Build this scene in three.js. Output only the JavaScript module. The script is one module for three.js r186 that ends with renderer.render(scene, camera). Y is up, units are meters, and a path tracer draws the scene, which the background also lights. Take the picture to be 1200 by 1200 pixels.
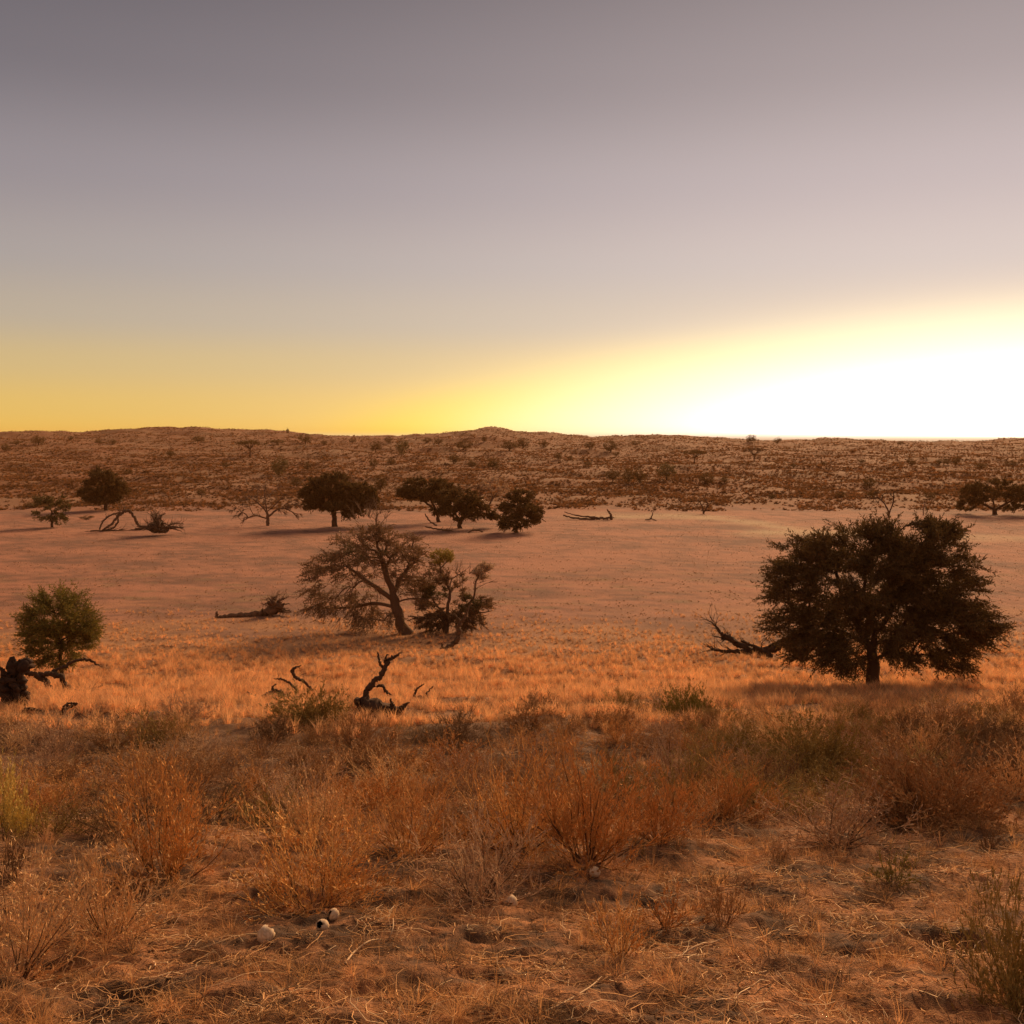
import * as THREE from 'three';
import { createNoise2D } from 'simplex-noise';

// ------------------------------------------------------------------ camera, sky, sun, exposure
const W = 1200, F = 1230;                       // photograph's size and focal length in its pixels
const CAMY = 10.6;                              // eye height above the pan
const scene = new THREE.Scene();
const camera = new THREE.PerspectiveCamera(2 * Math.atan(600 / F) * 180 / Math.PI, 1, 0.1, 6000);
camera.position.set(0, CAMY, 0);
camera.lookAt(0, CAMY - 90 / F * 100, -100);
camera.updateMatrixWorld(true); camera.updateProjectionMatrix();
const renderer = new THREE.WebGLRenderer({ antialias: true });
renderer.toneMapping = THREE.LinearToneMapping;
renderer.toneMappingExposure = 1.25;
renderer.shadowMap.enabled = true;

const SUN_AZ = 27, SUN_EL = 24;                // degrees; azimuth to the right of the view
const D2R = Math.PI / 180;
function lerpTable(t, x) {
  if (x <= t[0][0]) return t[0].slice(1);
  for (let i = 1; i < t.length; i++) if (x <= t[i][0]) {
    let f = (x - t[i - 1][0]) / (t[i][0] - t[i - 1][0]); f = f * f * (3 - 2 * f) * 0.5 + f * 0.5;
    return t[i].slice(1).map((v, k) => t[i - 1][k + 1] + (v - t[i - 1][k + 1]) * f);
  }
  return t[t.length - 1].slice(1);
}
{
  const w = 1440, h = 720, data = new Float32Array(w * h * 4);
  const smoothUp = (e) => THREE.MathUtils.smoothstep(e, 4, 12);
  // elevation -> colour, well away from the sunken sun
  const away = [[-90, .30, .16, .08], [0, .84, .50, .08], [1.5, .76, .49, .12], [3.7, .62, .45, .20], [6, .47, .39, .29], [9, .37, .335, .31], [13, .275, .255, .265], [18, .165, .155, .17], [24, .105, .099, .115], [45, .10, .094, .11], [90, .11, .10, .115]];
  const anti = [[-90, .30, .16, .08], [0, .52, .33, .22], [10, .50, .33, .23], [22, .42, .29, .22], [42, .26, .2, .17], [68, .14, .118, .12], [90, .11, .10, .115]];
  for (let y = 0; y < h; y++) {
    const el = ((y + .5) / h) * 180 - 90;       // row 0 is v = 0, the bottom
    for (let x = 0; x < w; x++) {
      const u = (x + .5) / w, th = (u - .5) * Math.PI * 2;
      // three.js equirect: u = atan2(z, x) / 2pi + .5
      const dx = Math.cos(th), dz = Math.sin(th);
      let az = Math.atan2(dx, -dz) / D2R;        // 0 = straight ahead (-z), + to the right
      let da = az - SUN_AZ; if (da > 180) da -= 360; if (da < -180) da += 360;
      const a = lerpTable(away, el), b = lerpTable(anti, el);
      const m = THREE.MathUtils.smoothstep(Math.abs(da), 58, 140);
      const c = a.map((v, k) => v * (1 - m) + b[k] * m);
      const e = Math.max(el, 0), sig = (v) => 1 / (1 + Math.exp(-v));
      // broad lift towards the sun side
      const lift = .39 * Math.exp(-((da / 36) ** 2) - ((e / 27) ** 2)) * (1 - .2 * Math.exp(-((e / 5) ** 2)));
      c[0] += lift; c[1] += .82 * lift; c[2] += .71 * lift;
      // the glow over the place where the sun went down: wide and low
      const q = Math.pow(Math.pow(Math.abs(da) / 34, 1.6) + Math.pow(e / 6.6, 1.6), 1 / 1.6);
      c[0] += .42 * sig((1.0 - q) / .085) + .5 * sig((.40 - q) / .12);
      c[1] += .46 * sig((.95 - q) / .085) + .55 * sig((.40 - q) / .12);
      c[2] += .40 * sig((.82 - q) / .10) + .75 * sig((.50 - q) / .11) - .11 * Math.exp(-(((q - .95) / .14) ** 2)) * Math.exp(-((e / 3) ** 2));
      const core = Math.exp(-(q * q) * 9);
      c[0] += 3.4 * core; c[1] += 2.6 * core; c[2] += 1.8 * core;
      const mv = smoothUp(e); c[0] *= 1 + .02 * mv; c[1] *= 1 - .025 * mv;      // mauve upper air
      const i = (y * w + x) * 4;
      data[i] = c[0] * .8; data[i + 1] = c[1] * .8; data[i + 2] = Math.max(.02, c[2]) * .8;   // exposure 1.25 data[i + 3] = 1;
    }
  }
  const sky = new THREE.DataTexture(data, w, h, THREE.RGBAFormat, THREE.FloatType);
  sky.mapping = THREE.EquirectangularReflectionMapping; sky.magFilter = THREE.LinearFilter; sky.minFilter = THREE.LinearFilter; sky.needsUpdate = true;
  scene.background = sky; scene.environment = sky;
}
const sun = new THREE.DirectionalLight(new THREE.Color().setRGB(1, .6, .3), 5);
sun.position.set(Math.sin(SUN_AZ * D2R) * Math.cos(SUN_EL * D2R) * 300, Math.sin(SUN_EL * D2R) * 300, -Math.cos(SUN_AZ * D2R) * Math.cos(SUN_EL * D2R) * 300);
sun.castShadow = true; sun.shadow.radius = 42;    // the whole glow is the source, no disc is up
sun.shadow.mapSize.set(2048, 2048);
Object.assign(sun.shadow.camera, { left: -250, right: 250, top: 120, bottom: -120, near: 1, far: 900 });
scene.add(sun); scene.add(sun.target);

// ------------------------------------------------------------------ tools
function rng(seed) { let s = seed | 0; return () => { s = (s + 0x6d2b79f5) | 0; let t = Math.imul(s ^ (s >>> 15), 1 | s); t = (t + Math.imul(t ^ (t >>> 7), 61 | t)) ^ t; return ((t ^ (t >>> 14)) >>> 0) / 4294967296; }; }
const noise = createNoise2D(rng(11)), noiseB = createNoise2D(rng(77));
const smooth = (a, b, x) => THREE.MathUtils.smoothstep(x, a, b);
const V = (x, y, z) => new THREE.Vector3(x, y, z);
const taken = new Map();
function numbered(name) { const n = taken.get(name) ?? 0; taken.set(name, n + 1); return n ? `${name}_${String(n).padStart(3, '0')}` : name; }
function tag(o, label, category, group, kind) { o.userData.label = label; if (category) o.userData.category = category; if (group) o.userData.group = group; if (kind) o.userData.kind = kind; return o; }
function thing(name, label, category, p, turn = 0, group) {
  const o = new THREE.Group(); o.name = numbered(name); o.position.copy(p); o.rotation.y = turn; scene.add(o);
  return tag(o, label, category, group);
}
class MB {                                        // collects tubes and leaf faces into one mesh
  constructor() { this.p = []; this.n = []; this.c = []; this.i = []; }
  vert(x, y, z, nx, ny, nz, c) { this.p.push(x, y, z); this.n.push(nx, ny, nz); this.c.push(c[0], c[1], c[2]); return this.p.length / 3 - 1; }
  tube(pts, radii, sides, col, rough = 0) {
    let ref = V(.3, .2, 1).normalize(); let prev = -1;
    const t = V(), a = V(), b = V();
    for (let k = 0; k < pts.length; k++) {
      t.copy(pts[Math.min(k + 1, pts.length - 1)]).sub(pts[Math.max(k - 1, 0)]).normalize();
      a.crossVectors(t, ref); if (a.lengthSq() < 1e-4) a.set(1, 0, 0).cross(t); a.normalize(); b.crossVectors(t, a).normalize();
      ref = b.clone().cross(a).lengthSq() ? a.clone().cross(t).normalize() : ref;
      const first = this.p.length / 3;
      for (let s = 0; s < sides; s++) {
        const th = s / sides * Math.PI * 2, cx = Math.cos(th), sx = Math.sin(th);
        const nx = a.x * cx + b.x * sx, ny = a.y * cx + b.y * sx, nz = a.z * cx + b.z * sx;
        const r = radii[k] * (rough ? 1 + rough * noise(Math.cos(th) * 1.7 + pts[k].x * 1.2 + Math.sin(th) * 2.3, pts[k].y * .8 + k * .14 + pts[k].z) : 1);
        const cc = col.length === 3 ? col : col;
        this.vert(pts[k].x + nx * r, pts[k].y + ny * r, pts[k].z + nz * r, nx, ny, nz, cc);
      }
      if (prev >= 0) for (let s = 0; s < sides; s++) { const s2 = (s + 1) % sides; this.i.push(prev + s, prev + s2, first + s, prev + s2, first + s2, first + s); }
      prev = first;
    }
    if (sides > 3) for (const [st, sg] of [[prev, 1], [prev - sides * (pts.length - 1), -1]]) for (let s = 1; s < sides - 1; s++) sg > 0 ? this.i.push(st, st + s, st + s + 1) : this.i.push(st, st + s + 1, st + s);
  }
  leaf(p, d, side, len, wid, c) {                 // a lance-shaped face of two triangles, slightly folded
    const n = V().crossVectors(side, d).normalize();
    const m = p.clone().addScaledVector(d, len * .45), e = p.clone().addScaledVector(d, len);
    const a = this.vert(p.x, p.y, p.z, n.x, n.y, n.z, c);
    const b = this.vert(m.x + side.x * wid + n.x * wid * .25, m.y + side.y * wid + n.y * wid * .25, m.z + side.z * wid + n.z * wid * .25, n.x, n.y, n.z, c);
    const e1 = this.vert(e.x, e.y, e.z, n.x, n.y, n.z, c);
    const f = this.vert(m.x - side.x * wid, m.y - side.y * wid, m.z - side.z * wid, n.x, n.y, n.z, c);
    this.i.push(a, b, e1, a, e1, f);
  }
  geo() {
    const g = new THREE.BufferGeometry();
    g.setAttribute('position', new THREE.Float32BufferAttribute(this.p, 3)); g.setAttribute('normal', new THREE.Float32BufferAttribute(this.n, 3));
    g.setAttribute('color', new THREE.Float32BufferAttribute(this.c, 3)); g.setIndex(this.i); return g;
  }
  build(name, mat, parent) { if (!this.i.length) return null; return mesh(name, this.geo(), mat, parent); }
}
function mesh(name, g, mat, parent) { const m = new THREE.Mesh(g, mat); m.name = parent ? name : numbered(name); m.castShadow = m.receiveShadow = true; (parent ?? scene).add(m); return m; }
function mat(r, g, b, o = {}) { const { rough = .95, ...rest } = o; const m = new THREE.MeshPhysicalMaterial({ vertexColors: true, roughness: rough, side: THREE.DoubleSide, specularIntensity: .25, ...rest }); m.color.setRGB(r, g, b); return m; }
const jit = (R, a = .25) => { const v = 1 + (R() - .5) * 2 * a, h = (R() - .5) * a * .5; return [v * (1 + h), v, v * (1 - h)]; };

// ------------------------------------------------------------------ the lie of the land
const DROP = [[-60, 2.0], [-10, 2.2], [0, 2.45], [3, 2.75], [5.5, 3.1], [7.3, 3.5], [10, 4.0], [12.5, 4.5], [16, 5.2], [21, 6.0], [28, 7.2], [36, 8.6], [45, 9.6], [55, 10.2], [70, 10.5], [145, 10.6], [165, 10.05], [200, 8.6], [260, 6.1], [330, 3.6], [400, 1.6], [450, .2], [500, 2.4], [700, 16], [1500, 50], [5000, 190]];
const slopes = DROP.map((p, i) => { if (!i || i === DROP.length - 1) return 0; const a = (p[1] - DROP[i - 1][1]) / (p[0] - DROP[i - 1][0]), b = (DROP[i + 1][1] - p[1]) / (DROP[i + 1][0] - p[0]); return a * b <= 0 ? 0 : 2 * a * b / (a + b); });
function drop(d) {
  if (d <= DROP[0][0]) return DROP[0][1]; if (d >= 5000) return 190;
  let i = 1; while (DROP[i][0] < d) i++;
  const [x0, y0] = DROP[i - 1], [x1, y1] = DROP[i], h = x1 - x0, t = (d - x0) / h;
  return y0 * (1 + 2 * t) * (1 - t) ** 2 + h * slopes[i - 1] * t * (1 - t) ** 2 + y1 * t * t * (3 - 2 * t) + h * slopes[i] * t * t * (t - 1);
}
const RIDGE = [[-600, 500], [-200, 503], [0, 506], [50, 507], [100, 508], [150, 503.5], [220, 501.5], [300, 505], [400, 510], [470, 512], [520, 508.5], [570, 502.5], [620, 507.5], [700, 512.5], [760, 511], [850, 513], [900, 517], [980, 515.5], [1060, 519], [1120, 518], [1200, 514], [1500, 511], [2000, 508]];
const ridge = (px) => lerpTable(RIDGE, px)[0];
function H(x, z) {
  const d = -z;
  let y = CAMY - drop(d);
  if (d > 230) {
    const px = 600 + F * x / Math.max(d, 100);
    const wgt = smooth(300, 450, d) * (1 - smooth(460, 700, d));
    y += wgt * ((510.5 - ridge(px)) / F * 450) + wgt * (.45 * noise(x / 9, z / 14 + 40) + .4 * noiseB(x / 24, z / 30));
    y += smooth(230, 300, d) * (1 - smooth(600, 900, d)) * .9 * noise(x / 60, z / 34);
  }
  const slope = smooth(150, 190, d);
  y += slope * (.55 * noise(x / 22, z / 17) + .22 * noise(x / 6, z / 6)) * (1 - smooth(420, 450, d));
  y += (1 - slope) * .035 * noise(x / 9, z / 6) * smooth(45, 60, d);
  const mid = smooth(13, 20, d) * (1 - smooth(45, 60, d));
  y += mid * (.16 * noise(x / 5, z / 4) + .05 * noise(x / 1.6, z / 1.4));
  const near = 1 - smooth(16, 26, d);
  if (near > 0) {
    y += near * (.07 * noise(x / 1.6 + 7, z / 1.1) + .034 * noiseB(x / .6, z / .34) + .018 * noise(x / .21, z / .11) + .012 * noiseB(x / .08, z / .05));
    y += .02 * (x * .3) * 0;
    const hx = x - 2.86, hz = z + 6.62, q = hx * hx / .026 + hz * hz / .02;    // a burrow mouth
    y -= .16 * Math.exp(-q * q);
    y += .04 * Math.exp(-((Math.sqrt(q) - 2.0) ** 2) * 2);
  }
  return y;
}
function ray(px, py) { return V(px / 600 - 1, 1 - py / 600, .5).unproject(camera).sub(camera.position).normalize(); }
function at(px, py) {                              // where the line of sight meets the land
  const r = ray(px, py); let t = 2, p = t;
  for (; t < 1200; t *= 1.01) { const y = CAMY + r.y * t; if (y < H(r.x * t, r.z * t)) break; p = t; }
  let a = p, b = t; for (let k = 0; k < 24; k++) { const m = (a + b) / 2; CAMY + r.y * m < H(r.x * m, r.z * m) ? b = m : a = m; }
  const q = V(r.x * a, 0, r.z * a); q.y = H(q.x, q.z); return q;
}
const pxm = (p) => -p.z * 1.0 / F;                  // metres per photograph pixel at that depth

// ------------------------------------------------------------------ ground
function grainTexture(seed, size, contrast, strands) {
  const cv = document.createElement('canvas'); cv.width = cv.height = size; const g = cv.getContext('2d'); const R = rng(seed);
  const img = g.createImageData(size, size), wrapN = (x, y, f) => { const a = x / size * Math.PI * 2, b = y / size * Math.PI * 2; return noise(Math.cos(a) * f + 9 * f, Math.cos(b) * f) * .5 + noiseB(Math.sin(a) * f, Math.sin(b) * f + 3 * f) * .5; };
  for (let y = 0; y < size; y++) for (let x = 0; x < size; x++) {
    const v = 205 + contrast * (R() - .5) * 60 + contrast * 26 * wrapN(x, y, 3) + contrast * 26 * wrapN(x, y, 11) + contrast * 18 * wrapN(x, y, 30), i = (y * size + x) * 4;
    img.data[i] = v; img.data[i + 1] = v * .985; img.data[i + 2] = v * .96; img.data[i + 3] = 255;
  }
  g.putImageData(img, 0, 0);
  for (let k = 0; k < strands; k++) {
    const x = R() * size, y = R() * size, l = 10 + R() * 46, a = R() * 6.3, br = R() < .5; g.strokeStyle = br ? `rgba(255,236,190,${.25 + R() * .4})` : `rgba(70,44,26,${.2 + R() * .35})`; g.lineWidth = .8 + R() * 1.6;
    for (const ox of [-size, 0, size]) for (const oy of [-size, 0, size]) { g.beginPath(); g.moveTo(x + ox, y + oy); g.quadraticCurveTo(x + ox + Math.cos(a) * l * .5 + R() * 6, y + oy + Math.sin(a) * l * .5, x + ox + Math.cos(a + .5) * l, y + oy + Math.sin(a + .5) * l); g.stroke(); }
  }
  const t = new THREE.CanvasTexture(cv); t.colorSpace = THREE.SRGBColorSpace; t.wrapS = t.wrapT = THREE.RepeatWrapping; t.magFilter = THREE.LinearFilter; return t;
}
{
  // a polar sheet: rings round the foot of the viewpoint, closely spaced where it is seen
  const az = []; const dense = 38 * D2R;
  for (let a = -dense; a <= dense; a += .0052) az.push(a);
  for (let a = az[az.length - 1] + .03; a < Math.PI * 2 - dense - .02; a += .045) az.push(a);
  const rr = [0.4]; for (let r = 1.2; r < 2.6; r *= 1.06) rr.push(r); for (let r = 2.6; r < 30; r *= 1.0062) rr.push(r); for (let r = 30; r < 560; r *= 1.011) rr.push(r); for (let r = 580; r < 1000; r *= 1.1) rr.push(r);
  const nA = az.length, nR = rr.length, pos = new Float32Array(nA * nR * 3), col = new Float32Array(nA * nR * 3), uv = new Float32Array(nA * nR * 2), idx = [];
  const mix = (a, b, t) => a.map((v, k) => v + (b[k] - v) * t);
  const SAND = [.60, .275, .115], LITTER = [.14, .072, .034], SOIL = [.26, .13, .06], STRAW = [.55, .27, .115], PAN = [.55, .235, .14], PANDARK = [.25, .107, .062], SLOPEGRASS = [.33, .165, .07], PALE = [.70, .54, .34], GREEN = [.30, .19, .08], RED = [.33, .118, .036];
  for (let i = 0; i < nR; i++) for (let j = 0; j < nA; j++) {
    const r = rr[i], x = Math.sin(az[j]) * r, z = -Math.cos(az[j]) * r, k = i * nA + j, d = -z;
    pos[k * 3] = x; pos[k * 3 + 1] = H(x, z); pos[k * 3 + 2] = z; uv[k * 2] = x / 2.3; uv[k * 2 + 1] = z / 2.3;
    const n1 = noise(x / 3 + 50, z / 2), n2 = noiseB(x / .7, z / .45), n3 = noise(x / 14, z / 10 + 20), n4 = noiseB(x / 40, z / 12), n5 = noise(x / .2, z / .13);
    let c = mix(SAND, LITTER, THREE.MathUtils.clamp(.5 + .5 * n1 + .6 * n2 + .45 * n5, 0, 1));
    c = mix(c, mix(SOIL, LITTER, THREE.MathUtils.clamp(.4 + .5 * n1, 0, 1)), smooth(9, 15, d + n1 * 2));
    c = mix(c, mix(STRAW, SOIL, THREE.MathUtils.clamp(.3 + .4 * n1 + .3 * n3, 0, 1)), smooth(22, 32, d + n3 * 5));
    let p = mix(PAN, PANDARK, THREE.MathUtils.clamp(.42 + .4 * n4 + .4 * n3 + .3 * n1 + .5 * noiseB(x / 5, z / 1.3) + .35 * noise(x / 1.6, z / .6), 0, 1));
    p = mix(p, GREEN, .7 * smooth(.35, .8, noiseB(x / 7, z / 1.6)) * smooth(58, 64, d) * (1 - smooth(72, 90, d)));
    c = mix(c, p, smooth(47, 66, d + n3 * 6 + n1 * 3));
    const s = mix(RED, SLOPEGRASS, THREE.MathUtils.clamp(.45 + .4 * n1 + .5 * n3 + .5 * n4, 0, 1));
    const edge = d - (150 + 9 * n3 + 5 * n1);
    c = mix(c, s, smooth(-8, 12, edge));
    // pale bare strip at the far edge of the pan and the wheel track that loops off it
    const px = 600 + F * x / Math.max(d, 50);
    const strip = smooth(640, 700, px) * (1 - smooth(920, 1010, px)) * Math.exp(-(((d - (137 - smooth(800, 960, px) * 20 + 3 * n3)) / 5) ** 2));
    const strip2 = smooth(840, 900, px) * (1 - smooth(1000, 1060, px)) * Math.exp(-(((d - (113 + 2 * n3)) / 3) ** 2));
    const strip3 = smooth(1080, 1130, px) * Math.exp(-(((d - (108 + 2 * n3)) / 3.5) ** 2));
    c = mix(c, PALE, THREE.MathUtils.clamp(.85 * strip + 1.1 * strip2 + .65 * strip3, 0, 1) * (.8 + .2 * n1));
    col[k * 3] = c[0]; col[k * 3 + 1] = c[1]; col[k * 3 + 2] = c[2];
  }
  for (let i = 0; i < nR - 1; i++) for (let j = 0; j < nA; j++) { const j2 = (j + 1) % nA, a = i * nA + j, b = i * nA + j2, c = a + nA, e = b + nA; idx.push(a, b, c, b, e, c); }
  for (let j = 1; j < nA - 1; j++) idx.push(0, j + 1, j);
  const g = new THREE.BufferGeometry();
  g.setAttribute('position', new THREE.BufferAttribute(pos, 3)); g.setAttribute('color', new THREE.BufferAttribute(col, 3)); g.setAttribute('uv', new THREE.BufferAttribute(uv, 2)); g.setIndex(idx); g.computeVertexNormals();
  const t = grainTexture(5, 1024, 1, 1500);
  const m = new THREE.MeshStandardMaterial({ vertexColors: true, map: t, bumpMap: t, bumpScale: .02, roughness: 1 });
  tag(mesh('ground', g, m), 'red sand ground falling to a pale pan and rising to a far ridge', null, null, 'structure');
}

// ------------------------------------------------------------------ trees grown to fill a crown
const BARK = mat(.085, .052, .034), BARKPALE = mat(.24, .16, .11), DEAD = mat(.11, .068, .046), DEADPALE = mat(.34, .24, .17), CHAR = mat(.05, .032, .024);
const leafMat = (r, g, b) => mat(r, g, b, { transmission: .2, thickness: 0, rough: 1 });
const LEAF = { dark: leafMat(.125, .078, .028), olive: leafMat(.13, .10, .036), green: leafMat(.2, .16, .036), yellow: leafMat(.34, .25, .055), grey: leafMat(.24, .145, .072), pale: leafMat(.5, .36, .24), brown: leafMat(.15, .086, .044) };
function inBlob(R, b) { let x, y, z; do { x = R() * 2 - 1; y = R() * 2 - 1; z = R() * 2 - 1; } while (x * x + y * y + z * z > 1); const k = Math.pow(x * x + y * y + z * z, -.12); return V(b[0] + x * k * b[2], b[1] + y * k * b[3], (b[5] ?? 0) + z * k * (b[4] ?? b[2])); }
/* spec: stems [[ [x,y,z,...] points ]] in metres from the base, blobs [x,y,rx,ry,rz,z,count,leafKey] */
function growTree(root, spec, R) {
  const nodes = [], S = spec.size;
  const add = (p, parent, len) => { nodes.push({ p, parent, len, kids: [], r: 0, limb: -1 }); if (parent >= 0) nodes[parent].kids.push(nodes.length - 1); return nodes.length - 1; };
  const trunkIds = new Set();
  for (const st of spec.stems) {
    const cv = new THREE.CatmullRomCurve3(st.pts.map((p) => V(p[0], p[1], p[2] ?? 0))); const n = Math.max(3, Math.round(cv.getLength() / (S * .05)));
    let par = st.from ?? -1; if (par === 'near') { const s0 = cv.getPoint(0); let bd = 1e9; nodes.forEach((q, i) => { const dd = q.p.distanceTo(s0); if (dd < bd) { bd = dd; par = i; } }); }
    for (let k = 0; k <= n; k++) { const p = cv.getPoint(k / n); const w = S * .012; p.x += noise(p.y * 2.2 / S * 5, st.pts[0][0] + 3) * w; p.z += noiseB(p.y * 2 / S * 5, 5) * w; par = add(p, par, (par >= 0 ? nodes[par].len + nodes[par].p.distanceTo(p) : 0)); trunkIds.add(par); }
  }
  const targets = [];
  for (const b of spec.blobs) for (let k = 0; k < b[6]; k++) targets.push({ p: inBlob(R, b), key: b[7], b });
  const top = nodes[nodes.length - 1].p;
  targets.sort((a, b) => a.p.distanceTo(top) - b.p.distanceTo(top));
  const yMin = spec.forkAt ?? 0;
  for (const t of targets) {
    let best = -1, bc = 1e9;
    nodes.forEach((q, i) => { if (q.leaf || (q.p.y < yMin && trunkIds.has(i))) return; const dd = q.p.distanceTo(t.p); const c = dd + .22 * q.len + (q.p.y > t.p.y ? .35 * (q.p.y - t.p.y) : 0); if (c < bc) { bc = c; best = i; } });
    if (best < 0) best = nodes.length - 1;
    const a = nodes[best].p, L = a.distanceTo(t.p), n = Math.max(2, Math.ceil(L / (S * .07)));
    const mid = a.clone().lerp(t.p, .5); mid.y += L * (spec.arch ?? .16); mid.x += (R() - .5) * L * .25; mid.z += (R() - .5) * L * .25;
    const cv = new THREE.QuadraticBezierCurve3(a, mid, t.p); let par = best;
    for (let k = 1; k <= n; k++) { const p = cv.getPoint(k / n); if (k < n) { p.x += (R() - .5) * S * .012; p.y += (R() - .5) * S * .012; p.z += (R() - .5) * S * .012; } par = add(p, par, nodes[par].len + L / n); }
    t.node = par;
  }
  const e = 2.3, tip = spec.tip ?? S * .0016;
  for (let i = nodes.length - 1; i >= 0; i--) { const q = nodes[i]; q.r = q.kids.length ? Math.pow(q.kids.reduce((s, k) => s + Math.pow(nodes[k].r, e), 0), 1 / e) : tip; }
  const scale = spec.trunkR ? spec.trunkR / nodes[0].r : 1;
  nodes.forEach((q) => { q.r = Math.max(tip, tip + (q.r - tip) * scale); });
  if (spec.flare !== false) nodes.forEach((q, i) => { if (trunkIds.has(i) && q.p.y < S * .06) q.r *= 1 + .5 * (1 - q.p.y / (S * .06)); });
  // chains
  const trunk = new MB(), limbs = [], fine = new MB(); const wood = [1, 1, 1];
  const walk = (start, from, mb, isTrunk) => {
    const pts = [], rad = []; if (from >= 0) { pts.push(nodes[from].p); rad.push(Math.min(nodes[from].r, nodes[start].r * 1.15)); }
    let i = start; const later = [];
    for (;;) {
      pts.push(nodes[i].p); rad.push(nodes[i].r);
      const ks = nodes[i].kids; if (!ks.length) break;
      let m = ks[0]; for (const k of ks) { const pk = isTrunk && trunkIds.has(k) ? 1e3 : 0, pm = isTrunk && trunkIds.has(m) ? 1e3 : 0; if (nodes[k].r + pk > nodes[m].r + pm) m = k; }
      for (const k of ks) if (k !== m) later.push([k, i]);
      if (isTrunk && !trunkIds.has(m)) { later.push([m, i]); break; }
      i = m;
    }
    if (pts.length > 1) { const big = rad[0] > S * .02; mb.tube(pts, rad, big ? 9 : rad[0] > S * .006 ? 5 : 3, wood, big ? .22 : 0); }
    for (const [k, f] of later) {
      if (isTrunk && trunkIds.has(k)) { walk(k, f, trunk, true); continue; }
      if (isTrunk) { if (nodes[k].r > S * .007 && limbs.length < 12) { const lb = new MB(); limbs.push(lb); walk(k, f, lb, false); } else walk(k, f, fine, false); } else walk(k, f, mb, false);
    }
  };
  nodes.forEach((q, i) => { if (q.parent < 0) walk(i, -1, trunk, true); });
  // sprays of twigs and leaves round each target
  const crowns = {}; const cen = V(0, 0, 0); targets.forEach((t) => cen.add(t.p)); cen.divideScalar(Math.max(1, targets.length));
  for (const t of targets) {
    const key = t.key; if (!key) { // bare: only twigs
      for (let k = 0; k < (spec.bareTwigs ?? 5); k++) twig(fine, R, t.p, t.p.clone().sub(cen).normalize(), S * (.05 + R() * .07), S * (spec.twigR ?? .0011), wood, spec.droop ?? 0, 2);
      continue;
    }
    const mb = crowns[key] ??= new MB(); const out = t.p.clone().sub(cen); out.y *= .5; out.normalize();
    const sp = (spec.spray ?? .09) * S;
    for (let k = 0; k < (spec.twigs ?? 5); k++) {
      const dir = out.clone().multiplyScalar(.8).add(V((R() - .5) * 1.7, (R() - .5) * 1.1 + (spec.rise ?? .05), (R() - .5) * 1.7)).normalize();
      const len = sp * (.6 + R() * .8); const p0 = t.p.clone().addScaledVector(dir, -len * .35); p0.add(V((R() - .5) * sp * .5, (R() - .5) * sp * .3, (R() - .5) * sp * .5));
      const end = p0.clone().addScaledVector(dir, len); end.y -= len * (spec.droop ?? .12);
      fine.tube([p0, end], [S * .0012, S * .0005], 3, wood);
      const nl = spec.leaves ?? 16;
      for (let l = 0; l < nl; l++) {
        const f = (l + R()) / nl, p = p0.clone().lerp(end, f);
        const d2 = dir.clone().multiplyScalar(.7).add(V(R() - .5, R() - .5, R() - .5).multiplyScalar(1.5)).normalize();
        const side = V(R() - .5, R() - .5, R() - .5).cross(d2).normalize();
        mb.leaf(p, d2, side, S * (spec.leafLen ?? .016) * (.6 + R() * .8), S * (spec.leafWid ?? .0042) * (.7 + R() * .6), jit(R, .3));
      }
    }
  }
  trunk.build('trunk', spec.bark ?? BARK, root); limbs.forEach((l) => l.build('limb', spec.bark ?? BARK, root)); { const f = fine.build('twig_mass', spec.bark ?? BARK, root); if (f) f.userData.kind = 'stuff'; }
  for (const k in crowns) crowns[k].build('crown', LEAF[k], root);
  return nodes;
}
function twig(mb, R, p, dir, len, r, col, droop, depth) {
  const pts = [p.clone()], rad = [r]; let q = p.clone(), d = dir.clone().add(V(R() - .5, R() - .5, R() - .5).multiplyScalar(.9)).normalize();
  for (let k = 1; k <= 3; k++) { d.add(V(R() - .5, R() - .5 - droop * .5, R() - .5).multiplyScalar(.55)).normalize(); q = q.clone().addScaledVector(d, len / 3); pts.push(q); rad.push(r * (1 - k / 3.6)); if (depth > 1 && R() < .75) twig(mb, R, q, d, len * .6, r * .6, col, droop, depth - 1); }
  mb.tube(pts, rad, 3, col);
}
/* tree from pixel measures: base pixel, stems and blobs in pixels */
function pixelTree(name, label, category, bx, by, o, seed, group) {
  const b = at(bx, by), s = pxm(b), R = rng(seed), turn = -Math.atan2(b.x, -b.z);
  const root = thing(name, label, category, b.clone().add(V(0, -.05, 0)), turn, group);
  const ys = o.blobs.map((q) => by - q[1] + q[3]); const size = Math.max(...ys) * s;
  const dx = (q) => (q - bx) * s, dy = (q) => (by - q) * s + .05;
  const spec = { size, ...o.opt, trunkR: (o.trunk ?? 5) * s * .5, stems: o.stems.map((st) => ({ from: st.from, pts: st.pts.map((p, i) => [dx(p[0]), dy(p[1]) - (i === 0 && !st.from ? .12 : 0), (p[2] ?? 0) * s]) })), blobs: o.blobs.map((q) => [dx(q[0]), dy(q[1]), q[2] * s, q[3] * s, (q[4] ?? q[2]) * s, (q[5] ?? 0) * s, q[6], q[7]]) };
  if (o.fork) spec.forkAt = (by - o.fork) * s;
  growTree(root, spec, R);
  return root;
}

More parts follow.
